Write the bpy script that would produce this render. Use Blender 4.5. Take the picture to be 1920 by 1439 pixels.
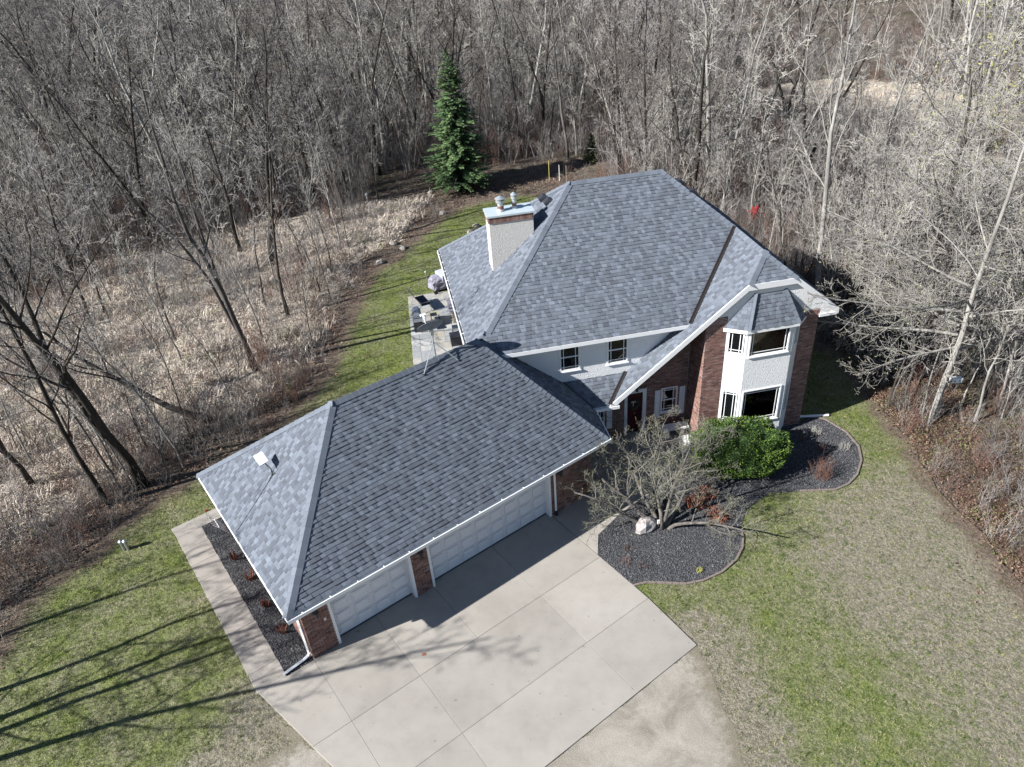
import bpy, math, random, bisect
from math import sin, cos, pi, radians, sqrt, atan2, floor
from mathutils import Vector, Matrix, noise as mnoise

for _o in list(bpy.data.objects): bpy.data.objects.remove(_o)
scene = bpy.context.scene
COL = scene.collection

# ------------------------------------------------------------------ camera
CAM_H = 20.0
PITCH, ROLL, FPX = radians(33.9118), radians(-4.69), 1389.4175
F_ = Vector((0, cos(PITCH), -sin(PITCH)))
_r0 = Vector((1, 0, 0)); _u0 = _r0.cross(F_)
R_ = cos(ROLL) * _r0 + sin(ROLL) * _u0
U_ = -sin(ROLL) * _r0 + cos(ROLL) * _u0
cd = bpy.data.cameras.new('camera'); cam = bpy.data.objects.new('camera', cd); COL.objects.link(cam)
cam.matrix_world = Matrix(((R_.x, U_.x, -F_.x, 0), (R_.y, U_.y, -F_.y, 0), (R_.z, U_.z, -F_.z, CAM_H), (0, 0, 0, 1)))
cd.sensor_fit = 'HORIZONTAL'; cd.sensor_width = 36.0; cd.lens = FPX / 1920 * 36.0
cd.clip_start = 0.1; cd.clip_end = 2000
scene.camera = cam
# ------------------------------------------------------------------ sky, sun, exposure
SHADOW_AZ, SUN_EL = radians(21.8), radians(32.5)          # direction in which shadows fall, sun height
world = bpy.data.worlds.new('World'); scene.world = world; world.use_nodes = True
wn = world.node_tree; wn.nodes.clear()
sky = wn.nodes.new('ShaderNodeTexSky'); sky.sky_type = 'NISHITA'; sky.sun_disc = False; sky.ozone_density = 4.0; sky.air_density = 1.0; sky.dust_density = 0.3
sky.sun_elevation = SUN_EL; sky.sun_rotation = atan2(-cos(SHADOW_AZ), -sin(SHADOW_AZ))
bg = wn.nodes.new('ShaderNodeBackground'); bg.inputs['Strength'].default_value = 0.050
wo = wn.nodes.new('ShaderNodeOutputWorld')
wn.links.new(sky.outputs[0], bg.inputs[0]); wn.links.new(bg.outputs[0], wo.inputs[0])
sd = bpy.data.lights.new('sun', 'SUN'); sun = bpy.data.objects.new('sun', sd); COL.objects.link(sun)
sd.energy = 5.0; sd.angle = radians(0.53); sd.color = (1.0, 0.985, 0.96)
sdir = Vector((cos(SHADOW_AZ) * cos(SUN_EL), sin(SHADOW_AZ) * cos(SUN_EL), -sin(SUN_EL)))
sun.rotation_euler = sdir.to_track_quat('-Z', 'Y').to_euler(); sun.location = (-40, -20, 60)
scene.view_settings.view_transform = 'Standard'; scene.view_settings.look = 'None'
scene.view_settings.exposure = 1.08; scene.view_settings.gamma = 1.0
scene.view_settings.use_curve_mapping = False
scene.render.engine = 'CYCLES'

# ------------------------------------------------------------------ frames
def frame(tx, ty, ang):
    c, s = cos(radians(ang)), sin(radians(ang))
    return lambda x, y, z=0.0: Vector((tx + c * x - s * y, ty + s * x + c * y, z))
G = frame(-7.0979, 14.4073, 34.3266)      # garage: x along the front eave, y into the depth
M = frame(-1.4223, 23.3371, 8.5558)       # main house
GX, GY = (G(1, 0) - G(0, 0)), (G(0, 1) - G(0, 0))
MX, MY = (M(1, 0) - M(0, 0)), (M(0, 1) - M(0, 0))
def to_m(p):
    d = Vector(p) - M(0, 0, 0); return Vector((d.dot(MX), d.dot(MY), p[2]))
def to_g(p):
    d = Vector(p) - G(0, 0, 0); return Vector((d.dot(GX), d.dot(GY), p[2]))
def gp(u, v, z=0.0):                       # survey point: where the ground lies in that direction
    d = F_ + R_ * ((u - 960) / FPX) - U_ * ((v - 719.5) / FPX)
    t = (z - CAM_H) / d.z
    return Vector((d.x * t, d.y * t, z))
UP = Vector((0, 0, 1))

# ------------------------------------------------------------------ materials
MATS = {}
class NT:
    def __init__(s, name):
        s.m = bpy.data.materials.new(name); s.m.use_nodes = True
        s.t = s.m.node_tree; s.n = s.t.nodes; s.n.clear()
        s.out = s.n.new('ShaderNodeOutputMaterial'); s.b = s.n.new('ShaderNodeBsdfPrincipled')
        s.l(s.b.outputs[0], s.out.inputs[0]); MATS[name] = s.m
        s.tc = s.n.new('ShaderNodeNewGeometry').outputs['Position']
    def l(s, a, b): s.t.links.new(a, b)
    def node(s, typ, **kw):
        n = s.n.new(typ)
        for k, v in kw.items():
            if k.startswith('_'): setattr(n, k[1:], v)
            else: n.inputs[k].default_value = v
        return n
    def noise(s, scale, detail=4, rough=0.55, vec=None, dist=0.0):
        n = s.node('ShaderNodeTexNoise', Scale=scale, Detail=detail, Roughness=rough, Distortion=dist)
        s.l(vec or s.tc, n.inputs['Vector']); return n.outputs['Fac']
    def vor(s, scale, vec=None, feature='F1', out='Distance'):
        n = s.node('ShaderNodeTexVoronoi', Scale=scale, _feature=feature)
        s.l(vec or s.tc, n.inputs['Vector']); return n.outputs[out]
    def ramp(s, fac, stops, interp='LINEAR'):
        n = s.n.new('ShaderNodeValToRGB'); e = n.color_ramp.elements; n.color_ramp.interpolation = interp
        while len(e) < len(stops): e.new(0.5)
        for i, (p, c) in enumerate(stops):
            e[i].position = p; e[i].color = (c, c, c, 1) if isinstance(c, (int, float)) else (*c, 1)
        s.l(fac, n.inputs[0]); return n.outputs[0]
    def mix(s, fac, a, b, typ='MIX'):
        n = s.n.new('ShaderNodeMix'); n.data_type = 'RGBA'; n.blend_type = typ
        for ix, v in ((0, fac), (6, a), (7, b)):
            sock = n.inputs[ix]
            if isinstance(v, (int, float)): sock.default_value = v if ix == 0 else (v, v, v, 1)
            elif isinstance(v, tuple): sock.default_value = (*v, 1)
            else: s.l(v, sock)
        return n.outputs[2]
    def math(s, op, a, b=None):
        n = s.n.new('ShaderNodeMath'); n.operation = op
        for i, v in enumerate((a, b)):
            if v is None: continue
            if isinstance(v, (int, float)): n.inputs[i].default_value = v
            else: s.l(v, n.inputs[i])
        return n.outputs[0]
    def attr(s, name): 
        n = s.n.new('ShaderNodeAttribute'); n.attribute_name = name; return n.outputs['Fac']
    def rnd(s): return s.n.new('ShaderNodeObjectInfo').outputs['Random']
    def bump(s, h, strength=0.3, dist=0.02):
        n = s.n.new('ShaderNodeBump'); n.inputs['Strength'].default_value = strength
        n.inputs['Distance'].default_value = dist
        s.l(h, n.inputs['Height']); s.l(n.outputs[0], s.b.inputs['Normal'])
    def fin(s, col, rough=0.8, spec=0.3, metal=0.0):
        if isinstance(col, tuple): s.b.inputs['Base Color'].default_value = (*col, 1)
        else: s.l(col, s.b.inputs['Base Color'])
        if isinstance(rough, (int, float)): s.b.inputs['Roughness'].default_value = rough
        else: s.l(rough, s.b.inputs['Roughness'])
        s.b.inputs['Specular IOR Level'].default_value = spec; s.b.inputs['Metallic'].default_value = metal
        return s.m
def plain(name, col, rough=0.6, var=0.12, scale=6.0, spec=0.35, metal=0.0, bump=0.0):
    k = NT(name); f = k.noise(scale, 5)
    c = k.mix(f, tuple(x * (1 - var) for x in col), tuple(min(1, x * (1 + var)) for x in col))
    if bump: k.bump(k.noise(scale * 8, 3), bump, 0.01)
    return k.fin(c, rough, spec, metal)

def mk_materials():
    # asphalt shingles: colour of each tab comes from its own tint
    k = NT('shingle'); t = k.attr('tint')
    c = k.ramp(t, [(0.0, (0.090, 0.097, 0.114)), (0.35, (0.116, 0.128, 0.152)), (0.6, (0.146, 0.164, 0.194)), (1.0, (0.190, 0.214, 0.254))])
    g = k.noise(160, 2); w = k.noise(0.7, 4)
    c = k.mix(0.5, c, k.ramp(g, [(0.3, 0.55), (0.7, 1.25)]), 'MULTIPLY'); c = k.mix(0.45, c, k.ramp(w, [(0.3, 0.86), (0.7, 1.08)]), 'MULTIPLY')
    k.bump(g, 0.35, 0.006); k.fin(c, 0.92, 0.12)
    plain('underlay', (0.06, 0.06, 0.065), 0.9)
    plain('valley_metal', (0.016, 0.012, 0.011), 0.5, 0.2, 3, 0.5)
    k = NT('brick'); t = k.attr('tint'); n = k.noise(60, 4)
    c = k.ramp(t, [(0.0, (0.105, 0.066, 0.060)), (0.3, (0.195, 0.106, 0.087)), (0.65, (0.268, 0.152, 0.124)), (1.0, (0.34, 0.235, 0.21))])
    c = k.mix(0.6, c, k.ramp(n, [(0.3, 0.6), (0.7, 1.2)]), 'MULTIPLY'); k.bump(n, 0.4, 0.006); k.fin(c, 0.9, 0.2)
    plain('mortar', (0.46, 0.41, 0.38), 0.95, 0.15, 30, 0.1, 0, 0.3)
    # hidden brick sides
    k = NT('brick_far'); b = k.node('ShaderNodeTexBrick', Scale=1.0); b.inputs['Brick Width'].default_value = 0.21
    b.inputs['Row Height'].default_value = 0.068; b.inputs['Mortar Size'].default_value = 0.006
    b.inputs['Color1'].default_value = (0.2, 0.09, 0.07, 1); b.inputs['Color2'].default_value = (0.13, 0.06, 0.05, 1); b.inputs['Mortar'].default_value = (0.36, 0.31, 0.28, 1)
    sx = k.n.new('ShaderNodeSeparateXYZ'); cx = k.n.new('ShaderNodeCombineXYZ'); k.l(k.tc, sx.inputs[0])
    k.l(k.math('ADD', sx.outputs[0], sx.outputs[1]), cx.inputs[0]); k.l(sx.outputs[2], cx.inputs[1]); k.l(cx.outputs[0], b.inputs['Vector'])
    k.fin(b.outputs['Color'], 0.9, 0.2)
    k = NT('stucco'); n1 = k.noise(17, 4, 0.62, None, 1.2); n2 = k.noise(0.8, 4); v = k.vor(30)
    c = k.mix(n2, (0.70, 0.705, 0.71), (0.80, 0.80, 0.80)); h = k.math('ADD', n1, k.math('MULTIPLY', v, 0.35))
    k.bump(h, 1.0, 0.022); k.fin(c, 0.92, 0.15)
    k = NT('stucco_beige'); n1 = k.noise(17, 4, 0.62, None, 1.2); n2 = k.noise(0.8, 4); k.bump(n1, 1.0, 0.024); k.fin(k.mix(n2, (0.50, 0.475, 0.445), (0.60, 0.575, 0.54)), 0.92, 0.15)
    k = NT('white_trim'); n = k.noise(3, 4); k.fin(k.mix(n, (0.72, 0.73, 0.74), (0.84, 0.84, 0.84)), 0.45, 0.4)
    k = NT('door_paint'); n = k.noise(1.2, 4); k.fin(k.mix(n, (0.66, 0.66, 0.69), (0.75, 0.75, 0.77)), 0.42, 0.4)
    plain('red_door', (0.055, 0.007, 0.008), 0.35, 0.15, 4, 0.5)
    plain('black_metal', (0.02, 0.02, 0.022), 0.45, 0.2, 8, 0.5)
    plain('dark_plastic', (0.028, 0.03, 0.038), 0.5, 0.2, 6, 0.4)
    plain('grey_metal', (0.42, 0.43, 0.44), 0.38, 0.15, 7, 0.5, 0.7)
    plain('galvanised', (0.50, 0.53, 0.54), 0.42, 0.2, 9, 0.5, 0.6)
    plain('rust', (0.20, 0.10, 0.07), 0.8, 0.4, 10)
    plain('cap_metal', (0.50, 0.57, 0.60), 0.45, 0.12, 3, 0.5, 0.2)
    plain('dish_grey', (0.20, 0.215, 0.24), 0.5, 0.08, 4, 0.4)
    plain('gutter_inside', (0.30, 0.33, 0.32), 0.7, 0.25, 9)
    plain('white_panel', (0.82, 0.84, 0.84), 0.4, 0.03, 3)
    k = NT('glass'); k.b.inputs['Base Color'].default_value = (0.006, 0.007, 0.008, 1); k.b.inputs['Roughness'].default_value = 0.03
    k.b.inputs['Specular IOR Level'].default_value = 0.6
    k = NT('clear_glass'); tr = k.n.new('ShaderNodeBsdfTransparent'); tr.inputs[0].default_value = (0.72, 0.76, 0.75, 1)
    gl = k.n.new('ShaderNodeBsdfGlossy'); gl.inputs['Roughness'].default_value = 0.02; fr = k.n.new('ShaderNodeFresnel'); fr.inputs[0].default_value = 1.5
    mx = k.n.new('ShaderNodeMixShader'); k.l(fr.outputs[0], mx.inputs[0]); k.l(tr.outputs[0], mx.inputs[1]); k.l(gl.outputs[0], mx.inputs[2]); k.l(mx.outputs[0], k.out.inputs[0])
    plain('interior', (0.045, 0.03, 0.022), 0.8, 0.3, 2)
    plain('cream', (0.62, 0.58, 0.50), 0.7)
    plain('wreath_green', (0.07, 0.10, 0.07), 0.8, 0.5, 40)
    # ground
    k = NT('concrete'); n1 = k.noise(0.35, 5, 0.6); n2 = k.noise(2.2, 6, 0.65); n3 = k.noise(90, 3); ob = k.rnd()
    c = k.ramp(n1, [(0.3, (0.288, 0.263, 0.231)), (0.5, (0.335, 0.308, 0.272)), (0.72, (0.368, 0.340, 0.303))])
    c = k.mix(0.5, c, k.ramp(n2, [(0.25, 0.80), (0.5, 1.0), (0.8, 1.08)]), 'MULTIPLY')
    c = k.mix(0.5, c, k.ramp(n3, [(0.3, 0.86), (0.7, 1.1)]), 'MULTIPLY')
    c = k.mix(1.0, c, k.ramp(ob, [(0, 0.92), (1, 1.04)]), 'MULTIPLY'); sp = k.noise(5.5, 2, 0.5); c = k.mix(0.8, c, k.ramp(sp, [(0.24, 0.62), (0.31, 1.0)]), 'MULTIPLY')
    k.bump(n3, 0.25, 0.004); k.fin(c, 0.85, 0.25)
    k = NT('flagstone'); ob = k.rnd(); n = k.noise(5, 5)
    c = k.ramp(ob, [(0, (0.25, 0.265, 0.27)), (0.4, (0.33, 0.34, 0.34)), (0.7, (0.34, 0.31, 0.26)), (1, (0.42, 0.44, 0.44))])
    c = k.mix(0.6, c, k.ramp(n, [(0.3, 0.75), (0.7, 1.15)]), 'MULTIPLY'); k.bump(n, 0.3, 0.01); k.fin(c, 0.85, 0.25)
    k = NT('forest_floor'); a = k.noise(0.16, 2, 0.6); b = k.noise(1.5, 5, 0.75); v = k.vor(14, None, 'F1', 'Color'); vv = k.vor(14); st = k.attr('straw')
    leaf = k.ramp(b, [(0.25, (0.050, 0.042, 0.035)), (0.5, (0.125, 0.100, 0.082)), (0.75, (0.215, 0.172, 0.142))])
    sep = k.n.new('ShaderNodeSeparateColor'); k.l(v, sep.inputs[0])
    leaf = k.mix(0.75, leaf, k.ramp(sep.outputs[0], [(0, 0.45), (0.5, 1.0), (1, 1.75)]), 'MULTIPLY')
    leaf = k.mix(k.ramp(a, [(0.45, 0.0), (0.7, 0.55)]), leaf, (0.085, 0.085, 0.045))
    straw = k.ramp(k.noise(3.5, 4, 0.75, None, 2.0), [(0.25, (0.21, 0.175, 0.14)), (0.5, (0.47, 0.41, 0.33)), (0.8, (0.70, 0.62, 0.49))])
    f = k.math('ADD', st, k.math('MULTIPLY', k.math('SUBTRACT', k.noise(0.6, 3, 0.7), 0.5), 0.9))
    c = k.mix(k.ramp(f, [(0.35, 0.0), (0.65, 1.0)]), leaf, straw); k.bump(vv, 0.8, 0.05); k.fin(c, 0.95, 0.1)
    k = NT('lawn'); e = k.attr('edge'); dr = k.attr('dry')
    n0 = k.noise(0.22, 2, 0.6); n1 = k.noise(1.1, 5, 0.72); n2 = k.noise(11, 3, 0.75); n3 = k.noise(26, 3, 0.8)
    green = k.ramp(n2, [(0.25, (0.046, 0.068, 0.016)), (0.5, (0.118, 0.150, 0.036)), (0.75, (0.235, 0.248, 0.075))])
    tan = k.ramp(n2, [(0.25, (0.105, 0.090, 0.070)), (0.5, (0.215, 0.188, 0.150)), (0.75, (0.36, 0.315, 0.255))])
    f = k.math('ADD', k.math('ADD', k.math('MULTIPLY', dr, 0.62), k.math('MULTIPLY', n1, 0.9)), k.math('MULTIPLY', n0, 0.35))
    c = k.mix(k.ramp(f, [(0.54, 0.05), (0.96, 0.88)]), green, tan)
    c = k.mix(0.85, c, k.ramp(n3, [(0.30, 0.30), (0.5, 0.95), (0.72, 1.75)]), 'MULTIPLY')
    litter = k.ramp(k.noise(7, 5, 0.7), [(0.3, (0.07, 0.055, 0.042)), (0.7, (0.20, 0.155, 0.12))])
    ef = k.math('ADD', e, k.math('MULTIPLY', k.math('SUBTRACT', n1, 0.5), 1.6))
    c = k.mix(k.ramp(ef, [(0.25, 0.0), (0.6, 1.0)]), litter, c); k.bump(n2, 0.9, 0.06); k.fin(c, 0.95, 0.1)
    k = NT('dirt'); n1 = k.noise(0.8, 6, 0.65, None, 0.6); n2 = k.noise(30, 4, 0.7); v = k.vor(45)
    c = k.ramp(n1, [(0.3, (0.215, 0.188, 0.152)), (0.5, (0.33, 0.300, 0.255)), (0.75, (0.43, 0.40, 0.35))])
    c = k.mix(0.7, c, k.ramp(n2, [(0.3, 0.65), (0.7, 1.2)]), 'MULTIPLY'); e = k.attr('edge'); ef = k.math('ADD', e, k.math('MULTIPLY', k.math('SUBTRACT', k.noise(3.5, 5, 0.8), 0.5), 2.2))
    gr = k.ramp(n2, [(0.3, (0.12, 0.105, 0.075)), (0.7, (0.27, 0.24, 0.185))]); c = k.mix(k.ramp(ef, [(0.15, 0.0), (0.75, 1.0)]), gr, c)
    k.bump(n2, 0.7, 0.02); k.fin(c, 0.95, 0.1)
    k = NT('rock_mulch'); v = k.vor(38, None, 'F1', 'Color'); d = k.vor(38); sep = k.n.new('ShaderNodeSeparateColor'); k.l(v, sep.inputs[0])
    c = k.ramp(sep.outputs[0], [(0, (0.018, 0.018, 0.02)), (0.6, (0.07, 0.07, 0.075)), (0.9, (0.12, 0.12, 0.125)), (1, (0.22, 0.22, 0.22))])
    k.bump(k.math('SUBTRACT', 1.0, d), 0.9, 0.03); k.fin(c, 0.9, 0.25)
    k = NT('mulch_stone'); r = k.rnd(); k.fin(k.ramp(r, [(0, (0.038, 0.038, 0.041)), (0.6, (0.078, 0.079, 0.085)), (0.93, (0.13, 0.13, 0.136)), (1, (0.22, 0.22, 0.22))]), 0.85, 0.3)
    plain('edging', (0.20, 0.165, 0.145), 0.9, 0.3, 12, 0.1, 0, 0.4)
    k = NT('boulder'); n = k.noise(7, 6, 0.7, None, 1.0); k.bump(n, 0.8, 0.04); k.fin(k.ramp(n, [(0.3, (0.20, 0.175, 0.165)), (0.6, (0.44, 0.40, 0.385)), (0.8, (0.56, 0.53, 0.51))]), 0.9, 0.2)
    k = NT('field_stone'); n = k.noise(9, 5); ob = k.rnd(); c = k.mix(ob, (0.26, 0.23, 0.19), (0.46, 0.43, 0.38)); k.fin(k.mix(0.6, c, k.ramp(n, [(0.3, 0.6), (0.7, 1.2)]), 'MULTIPLY'), 0.9, 0.2)
    # plants
    def bark(name, a, b, c3, sc=5.0):
        k = NT(name); sx = k.n.new('ShaderNodeMapping'); sx.inputs['Scale'].default_value = (1, 1, 0.25); k.l(k.tc, sx.inputs[0])
        n = k.noise(sc, 5, 0.65, sx.outputs[0]); n2 = k.noise(sc * 6, 3, 0.6, sx.outputs[0]); ob = k.rnd()
        c = k.ramp(n, [(0.3, a), (0.55, b), (0.75, c3)]); c = k.mix(1.0, c, k.ramp(ob, [(0, 0.72), (1, 1.22)]), 'MULTIPLY')
        k.bump(n2, 0.7, 0.03); k.fin(c, 0.92, 0.12)
    bark('bark', (0.055, 0.049, 0.045), (0.115, 0.104, 0.095), (0.21, 0.193, 0.178))
    bark('bark_pale', (0.16, 0.15, 0.135), (0.30, 0.285, 0.26), (0.46, 0.44, 0.41))
    bark('bark_dark', (0.026, 0.022, 0.019), (0.058, 0.049, 0.042), (0.115, 0.10, 0.088))
    def twig(name, a, b):
        k = NT(name); ob = k.rnd(); n = k.noise(1.3, 3); c = k.mix(n, a, b); k.fin(k.mix(1.0, c, k.ramp(ob, [(0, 0.7), (1, 1.25)]), 'MULTIPLY'), 0.9, 0.12)
    twig('twig', (0.17, 0.157, 0.147), (0.35, 0.33, 0.315)); twig('twig_pale', (0.225, 0.21, 0.187), (0.46, 0.435, 0.39)); twig('twig_olive', (0.125, 0.118, 0.095), (0.285, 0.27, 0.23))
    twig('twig_dark', (0.085, 0.072, 0.063), (0.18, 0.158, 0.14)); twig('twig_red', (0.10, 0.055, 0.042), (0.20, 0.115, 0.09)); twig('dead_red', (0.13, 0.045, 0.03), (0.26, 0.11, 0.07))
    def leafm(name, stops, trans=0.25):
        k = NT(name); t = k.attr('tint'); c = k.ramp(t, stops); k.fin(c, 0.7, 0.25)
        k.b.inputs['Subsurface Weight'].default_value = 0.0
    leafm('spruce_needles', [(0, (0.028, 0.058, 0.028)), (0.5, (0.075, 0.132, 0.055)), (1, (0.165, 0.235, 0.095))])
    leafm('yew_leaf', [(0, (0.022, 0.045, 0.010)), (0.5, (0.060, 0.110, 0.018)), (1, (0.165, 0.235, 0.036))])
    leafm('bud_leaf', [(0, (0.085, 0.09, 0.04)), (0.6, (0.17, 0.175, 0.08)), (1, (0.32, 0.32, 0.16))])
    leafm('yellow_leaf', [(0, (0.20, 0.20, 0.06)), (1, (0.40, 0.385, 0.12))])
    leafm('olive_leaf', [(0, (0.10, 0.12, 0.04)), (1, (0.23, 0.25, 0.10))])
    def inst(name, stops):
        k = NT(name); r = k.rnd(); k.fin(k.ramp(r, stops), 0.85, 0.15)
    inst('grass_blade', [(0, (0.05, 0.088, 0.018)), (0.45, (0.120, 0.170, 0.04)), (0.75, (0.24, 0.255, 0.085)), (1, (0.38, 0.33, 0.22))])
    inst('dry_grass', [(0, (0.30, 0.24, 0.195)), (0.12, (0.46, 0.38, 0.32)), (0.6, (0.62, 0.54, 0.46)), (0.93, (0.78, 0.71, 0.61)), (1, (0.32, 0.34, 0.17))])
    inst('dry_litter', [(0, (0.075, 0.05, 0.04)), (0.5, (0.17, 0.115, 0.085)), (1, (0.30, 0.20, 0.14))])
    plain('cloth_lilac', (0.23, 0.22, 0.27), 0.8, 0.3, 3); plain('cloth_silver', (0.50, 0.52, 0.58), 0.4, 0.2, 5)
    plain('sling', (0.03, 0.042, 0.06), 0.75, 0.2, 20); plain('tan_top', (0.33, 0.30, 0.22), 0.7, 0.15, 4)
    plain('table_top', (0.19, 0.18, 0.215), 0.7, 0.2, 5); plain('steel', (0.42, 0.46, 0.52), 0.25, 0.1, 4, 0.5, 0.85)
    plain('red_paint', (0.55, 0.02, 0.025), 0.4, 0.1, 4); plain('yellow_paint', (0.55, 0.45, 0.10), 0.6); plain('rust_leaf', (0.28, 0.10, 0.06), 0.8, 0.3, 20)
    plain('wood_pale', (0.42, 0.37, 0.30), 0.85, 0.25, 6)
mk_materials()

# ------------------------------------------------------------------ mesh helpers
class MB:
    def __init__(s): s.v = []; s.f = []; s.t = []
    def face(s, idx, t=0.5): s.f.append(idx); s.t.append(t)
    def add(s, vs, fs, t=0.5):
        o = len(s.v); s.v.extend(vs)
        for f in fs: s.f.append([i + o for i in f]); s.t.append(t)
    def poly(s, pts, t=0.5): s.add([Vector(p) for p in pts], [list(range(len(pts)))], t)
    def box(s, o, x, y, z, t=0.5, bottom=True):         # corner + three edge vectors
        o = Vector(o); v = [o, o + x, o + x + y, o + y, o + z, o + x + z, o + x + y + z, o + y + z]
        f = [[4, 5, 6, 7], [0, 1, 5, 4], [1, 2, 6, 5], [2, 3, 7, 6], [3, 0, 4, 7]]
        if bottom: f.append([3, 2, 1, 0])
        if x.cross(y).dot(z) < 0: f = [q[::-1] for q in f]
        s.add(v, f, t)
    def prism(s, pts, h, t=0.5):                        # polygon (ccw seen against h) extruded by vector h
        n = len(pts); a = [Vector(p) for p in pts]; b = [p + h for p in a]
        s.add(a + b, [list(range(n))[::-1], list(range(n, 2 * n))] + [[i, (i + 1) % n, n + (i + 1) % n, n + i] for i in range(n)], t)
    def tube(s, pts, rad, n=6, t=0.5, cap=True):
        pts = [Vector(p) for p in pts]; o = len(s.v); k = len(pts)
        d = (pts[1] - pts[0]).normalized(); a = d.orthogonal().normalized()
        for i in range(k):
            if i < k - 1: d = (pts[i + 1] - pts[i]).normalized()
            a = a - d * a.dot(d)
            a = a.normalized() if a.length > 1e-6 else d.orthogonal().normalized()
            b = d.cross(a); r = rad[i] if isinstance(rad, (list, tuple)) else rad
            for j in range(n):
                w = 2 * pi * j / n; s.v.append(pts[i] + a * (cos(w) * r) + b * (sin(w) * r))
        for i in range(k - 1):
            for j in range(n):
                j2 = (j + 1) % n; s.f.append([o + i * n + j, o + i * n + j2, o + (i + 1) * n + j2, o + (i + 1) * n + j]); s.t.append(t)
        if cap and n > 3:
            s.f.append([o + (k - 1) * n + j for j in range(n)]); s.t.append(t)
            s.f.append([o + j for j in range(n)][::-1]); s.t.append(t)
    def lathe(s, c, prof, n=14, t=0.5):                 # profile of (radius, z)
        o = len(s.v); c = Vector(c)
        for r, z in prof:
            for j in range(n): s.v.append(c + Vector((cos(2 * pi * j / n) * r, sin(2 * pi * j / n) * r, z)))
        for i in range(len(prof) - 1):
            for j in range(n):
                j2 = (j + 1) % n; s.f.append([o + i * n + j, o + i * n + j2, o + (i + 1) * n + j2, o + (i + 1) * n + j]); s.t.append(t)
        s.f.append([o + (len(prof) - 1) * n + j for j in range(n)]); s.t.append(t)
    def mesh(s, name, mat, off=Vector((0, 0, 0)), smooth=False):
        me = bpy.data.meshes.new(name); me.from_pydata([tuple(Vector(v) - off) for v in s.v], [], s.f)
        at = me.attributes.new('tint', 'FLOAT', 'FACE'); at.data.foreach_set('value', s.t)
        if mat: me.materials.append(MATS[mat])
        if smooth: me.shade_smooth()
        me.update(); return me
    def build(s, name, mat, parent=None, smooth=False):
        off = ROOT.get(parent.name, Vector((0, 0, 0))) if parent else Vector((0, 0, 0))
        o = bpy.data.objects.new(name, s.mesh(name, mat, off, smooth)); COL.objects.link(o)
        if parent: o.parent = parent; ROOT[o.name] = off
        return o
ROOT = {}
def tag(o, label=None, cat=None, group=None, kind=None):
    if label: o['label'] = label
    if cat: o['category'] = cat
    if group: o['group'] = group
    if kind: o['kind'] = kind
    return o
def thing(name, label, cat, loc=(0, 0, 0), group=None):
    o = bpy.data.objects.new(name, None); COL.objects.link(o); o.location = loc; o.empty_display_size = 0.2
    ROOT[o.name] = Vector(loc); return tag(o, label, cat, group)
def copy_obj(o, parent=None):
    c = o.copy(); COL.objects.link(c); c.parent = parent
    for ch in o.children: copy_obj(ch, c)
    return c
def solo(name, mb, mat, label, cat, base, group=None, smooth=False):   # a thing that is one mesh, origin at its base
    o = bpy.data.objects.new(name, mb.mesh(name, mat, Vector(base), smooth)); COL.objects.link(o); o.location = base
    return tag(o, label, cat, group)
def clip2(poly, a, b):                      # keep the part of poly left of a->b
    out = []; n = len(poly); ex, ey = b[0] - a[0], b[1] - a[1]
    sd_ = [ex * (p[1] - a[1]) - ey * (p[0] - a[0]) for p in poly]
    for i in range(n):
        p, q, sp, sq = poly[i], poly[(i + 1) % n], sd_[i], sd_[(i + 1) % n]
        if sp >= 0: out.append(p)
        if (sp >= 0) != (sq >= 0):
            t = sp / (sp - sq); out.append((p[0] + (q[0] - p[0]) * t, p[1] + (q[1] - p[1]) * t))
    return out
def area2(p): return 0.5 * sum(p[i][0] * p[(i + 1) % len(p)][1] - p[(i + 1) % len(p)][0] * p[i][1] for i in range(len(p)))
def in_poly(x, y, P):
    c = False; n = len(P); j = n - 1
    for i in range(n):
        if (P[i][1] > y) != (P[j][1] > y) and x < (P[j][0] - P[i][0]) * (y - P[i][1]) / (P[j][1] - P[i][1]) + P[i][0]: c = not c
        j = i
    return c
def dist_poly(x, y, P):
    best = 1e9
    for i in range(len(P)):
        ax, ay = P[i][0], P[i][1]; bx, by = P[(i + 1) % len(P)][0], P[(i + 1) % len(P)][1]
        dx, dy = bx - ax, by - ay; t = max(0, min(1, ((x - ax) * dx + (y - ay) * dy) / (dx * dx + dy * dy + 1e-9)))
        best = min(best, (x - ax - t * dx) ** 2 + (y - ay - t * dy) ** 2)
    return sqrt(best)
def smooth_poly(P, it=2):                   # Chaikin corner cutting of a closed outline
    for _ in range(it):
        Q = []
        for i in range(len(P)):
            a, b = P[i], P[(i + 1) % len(P)]
            Q += [(a[0] * .75 + b[0] * .25, a[1] * .75 + b[1] * .25), (a[0] * .25 + b[0] * .75, a[1] * .25 + b[1] * .75)]
        P = Q
    return P
from mathutils.geometry import delaunay_2d_cdt
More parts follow.
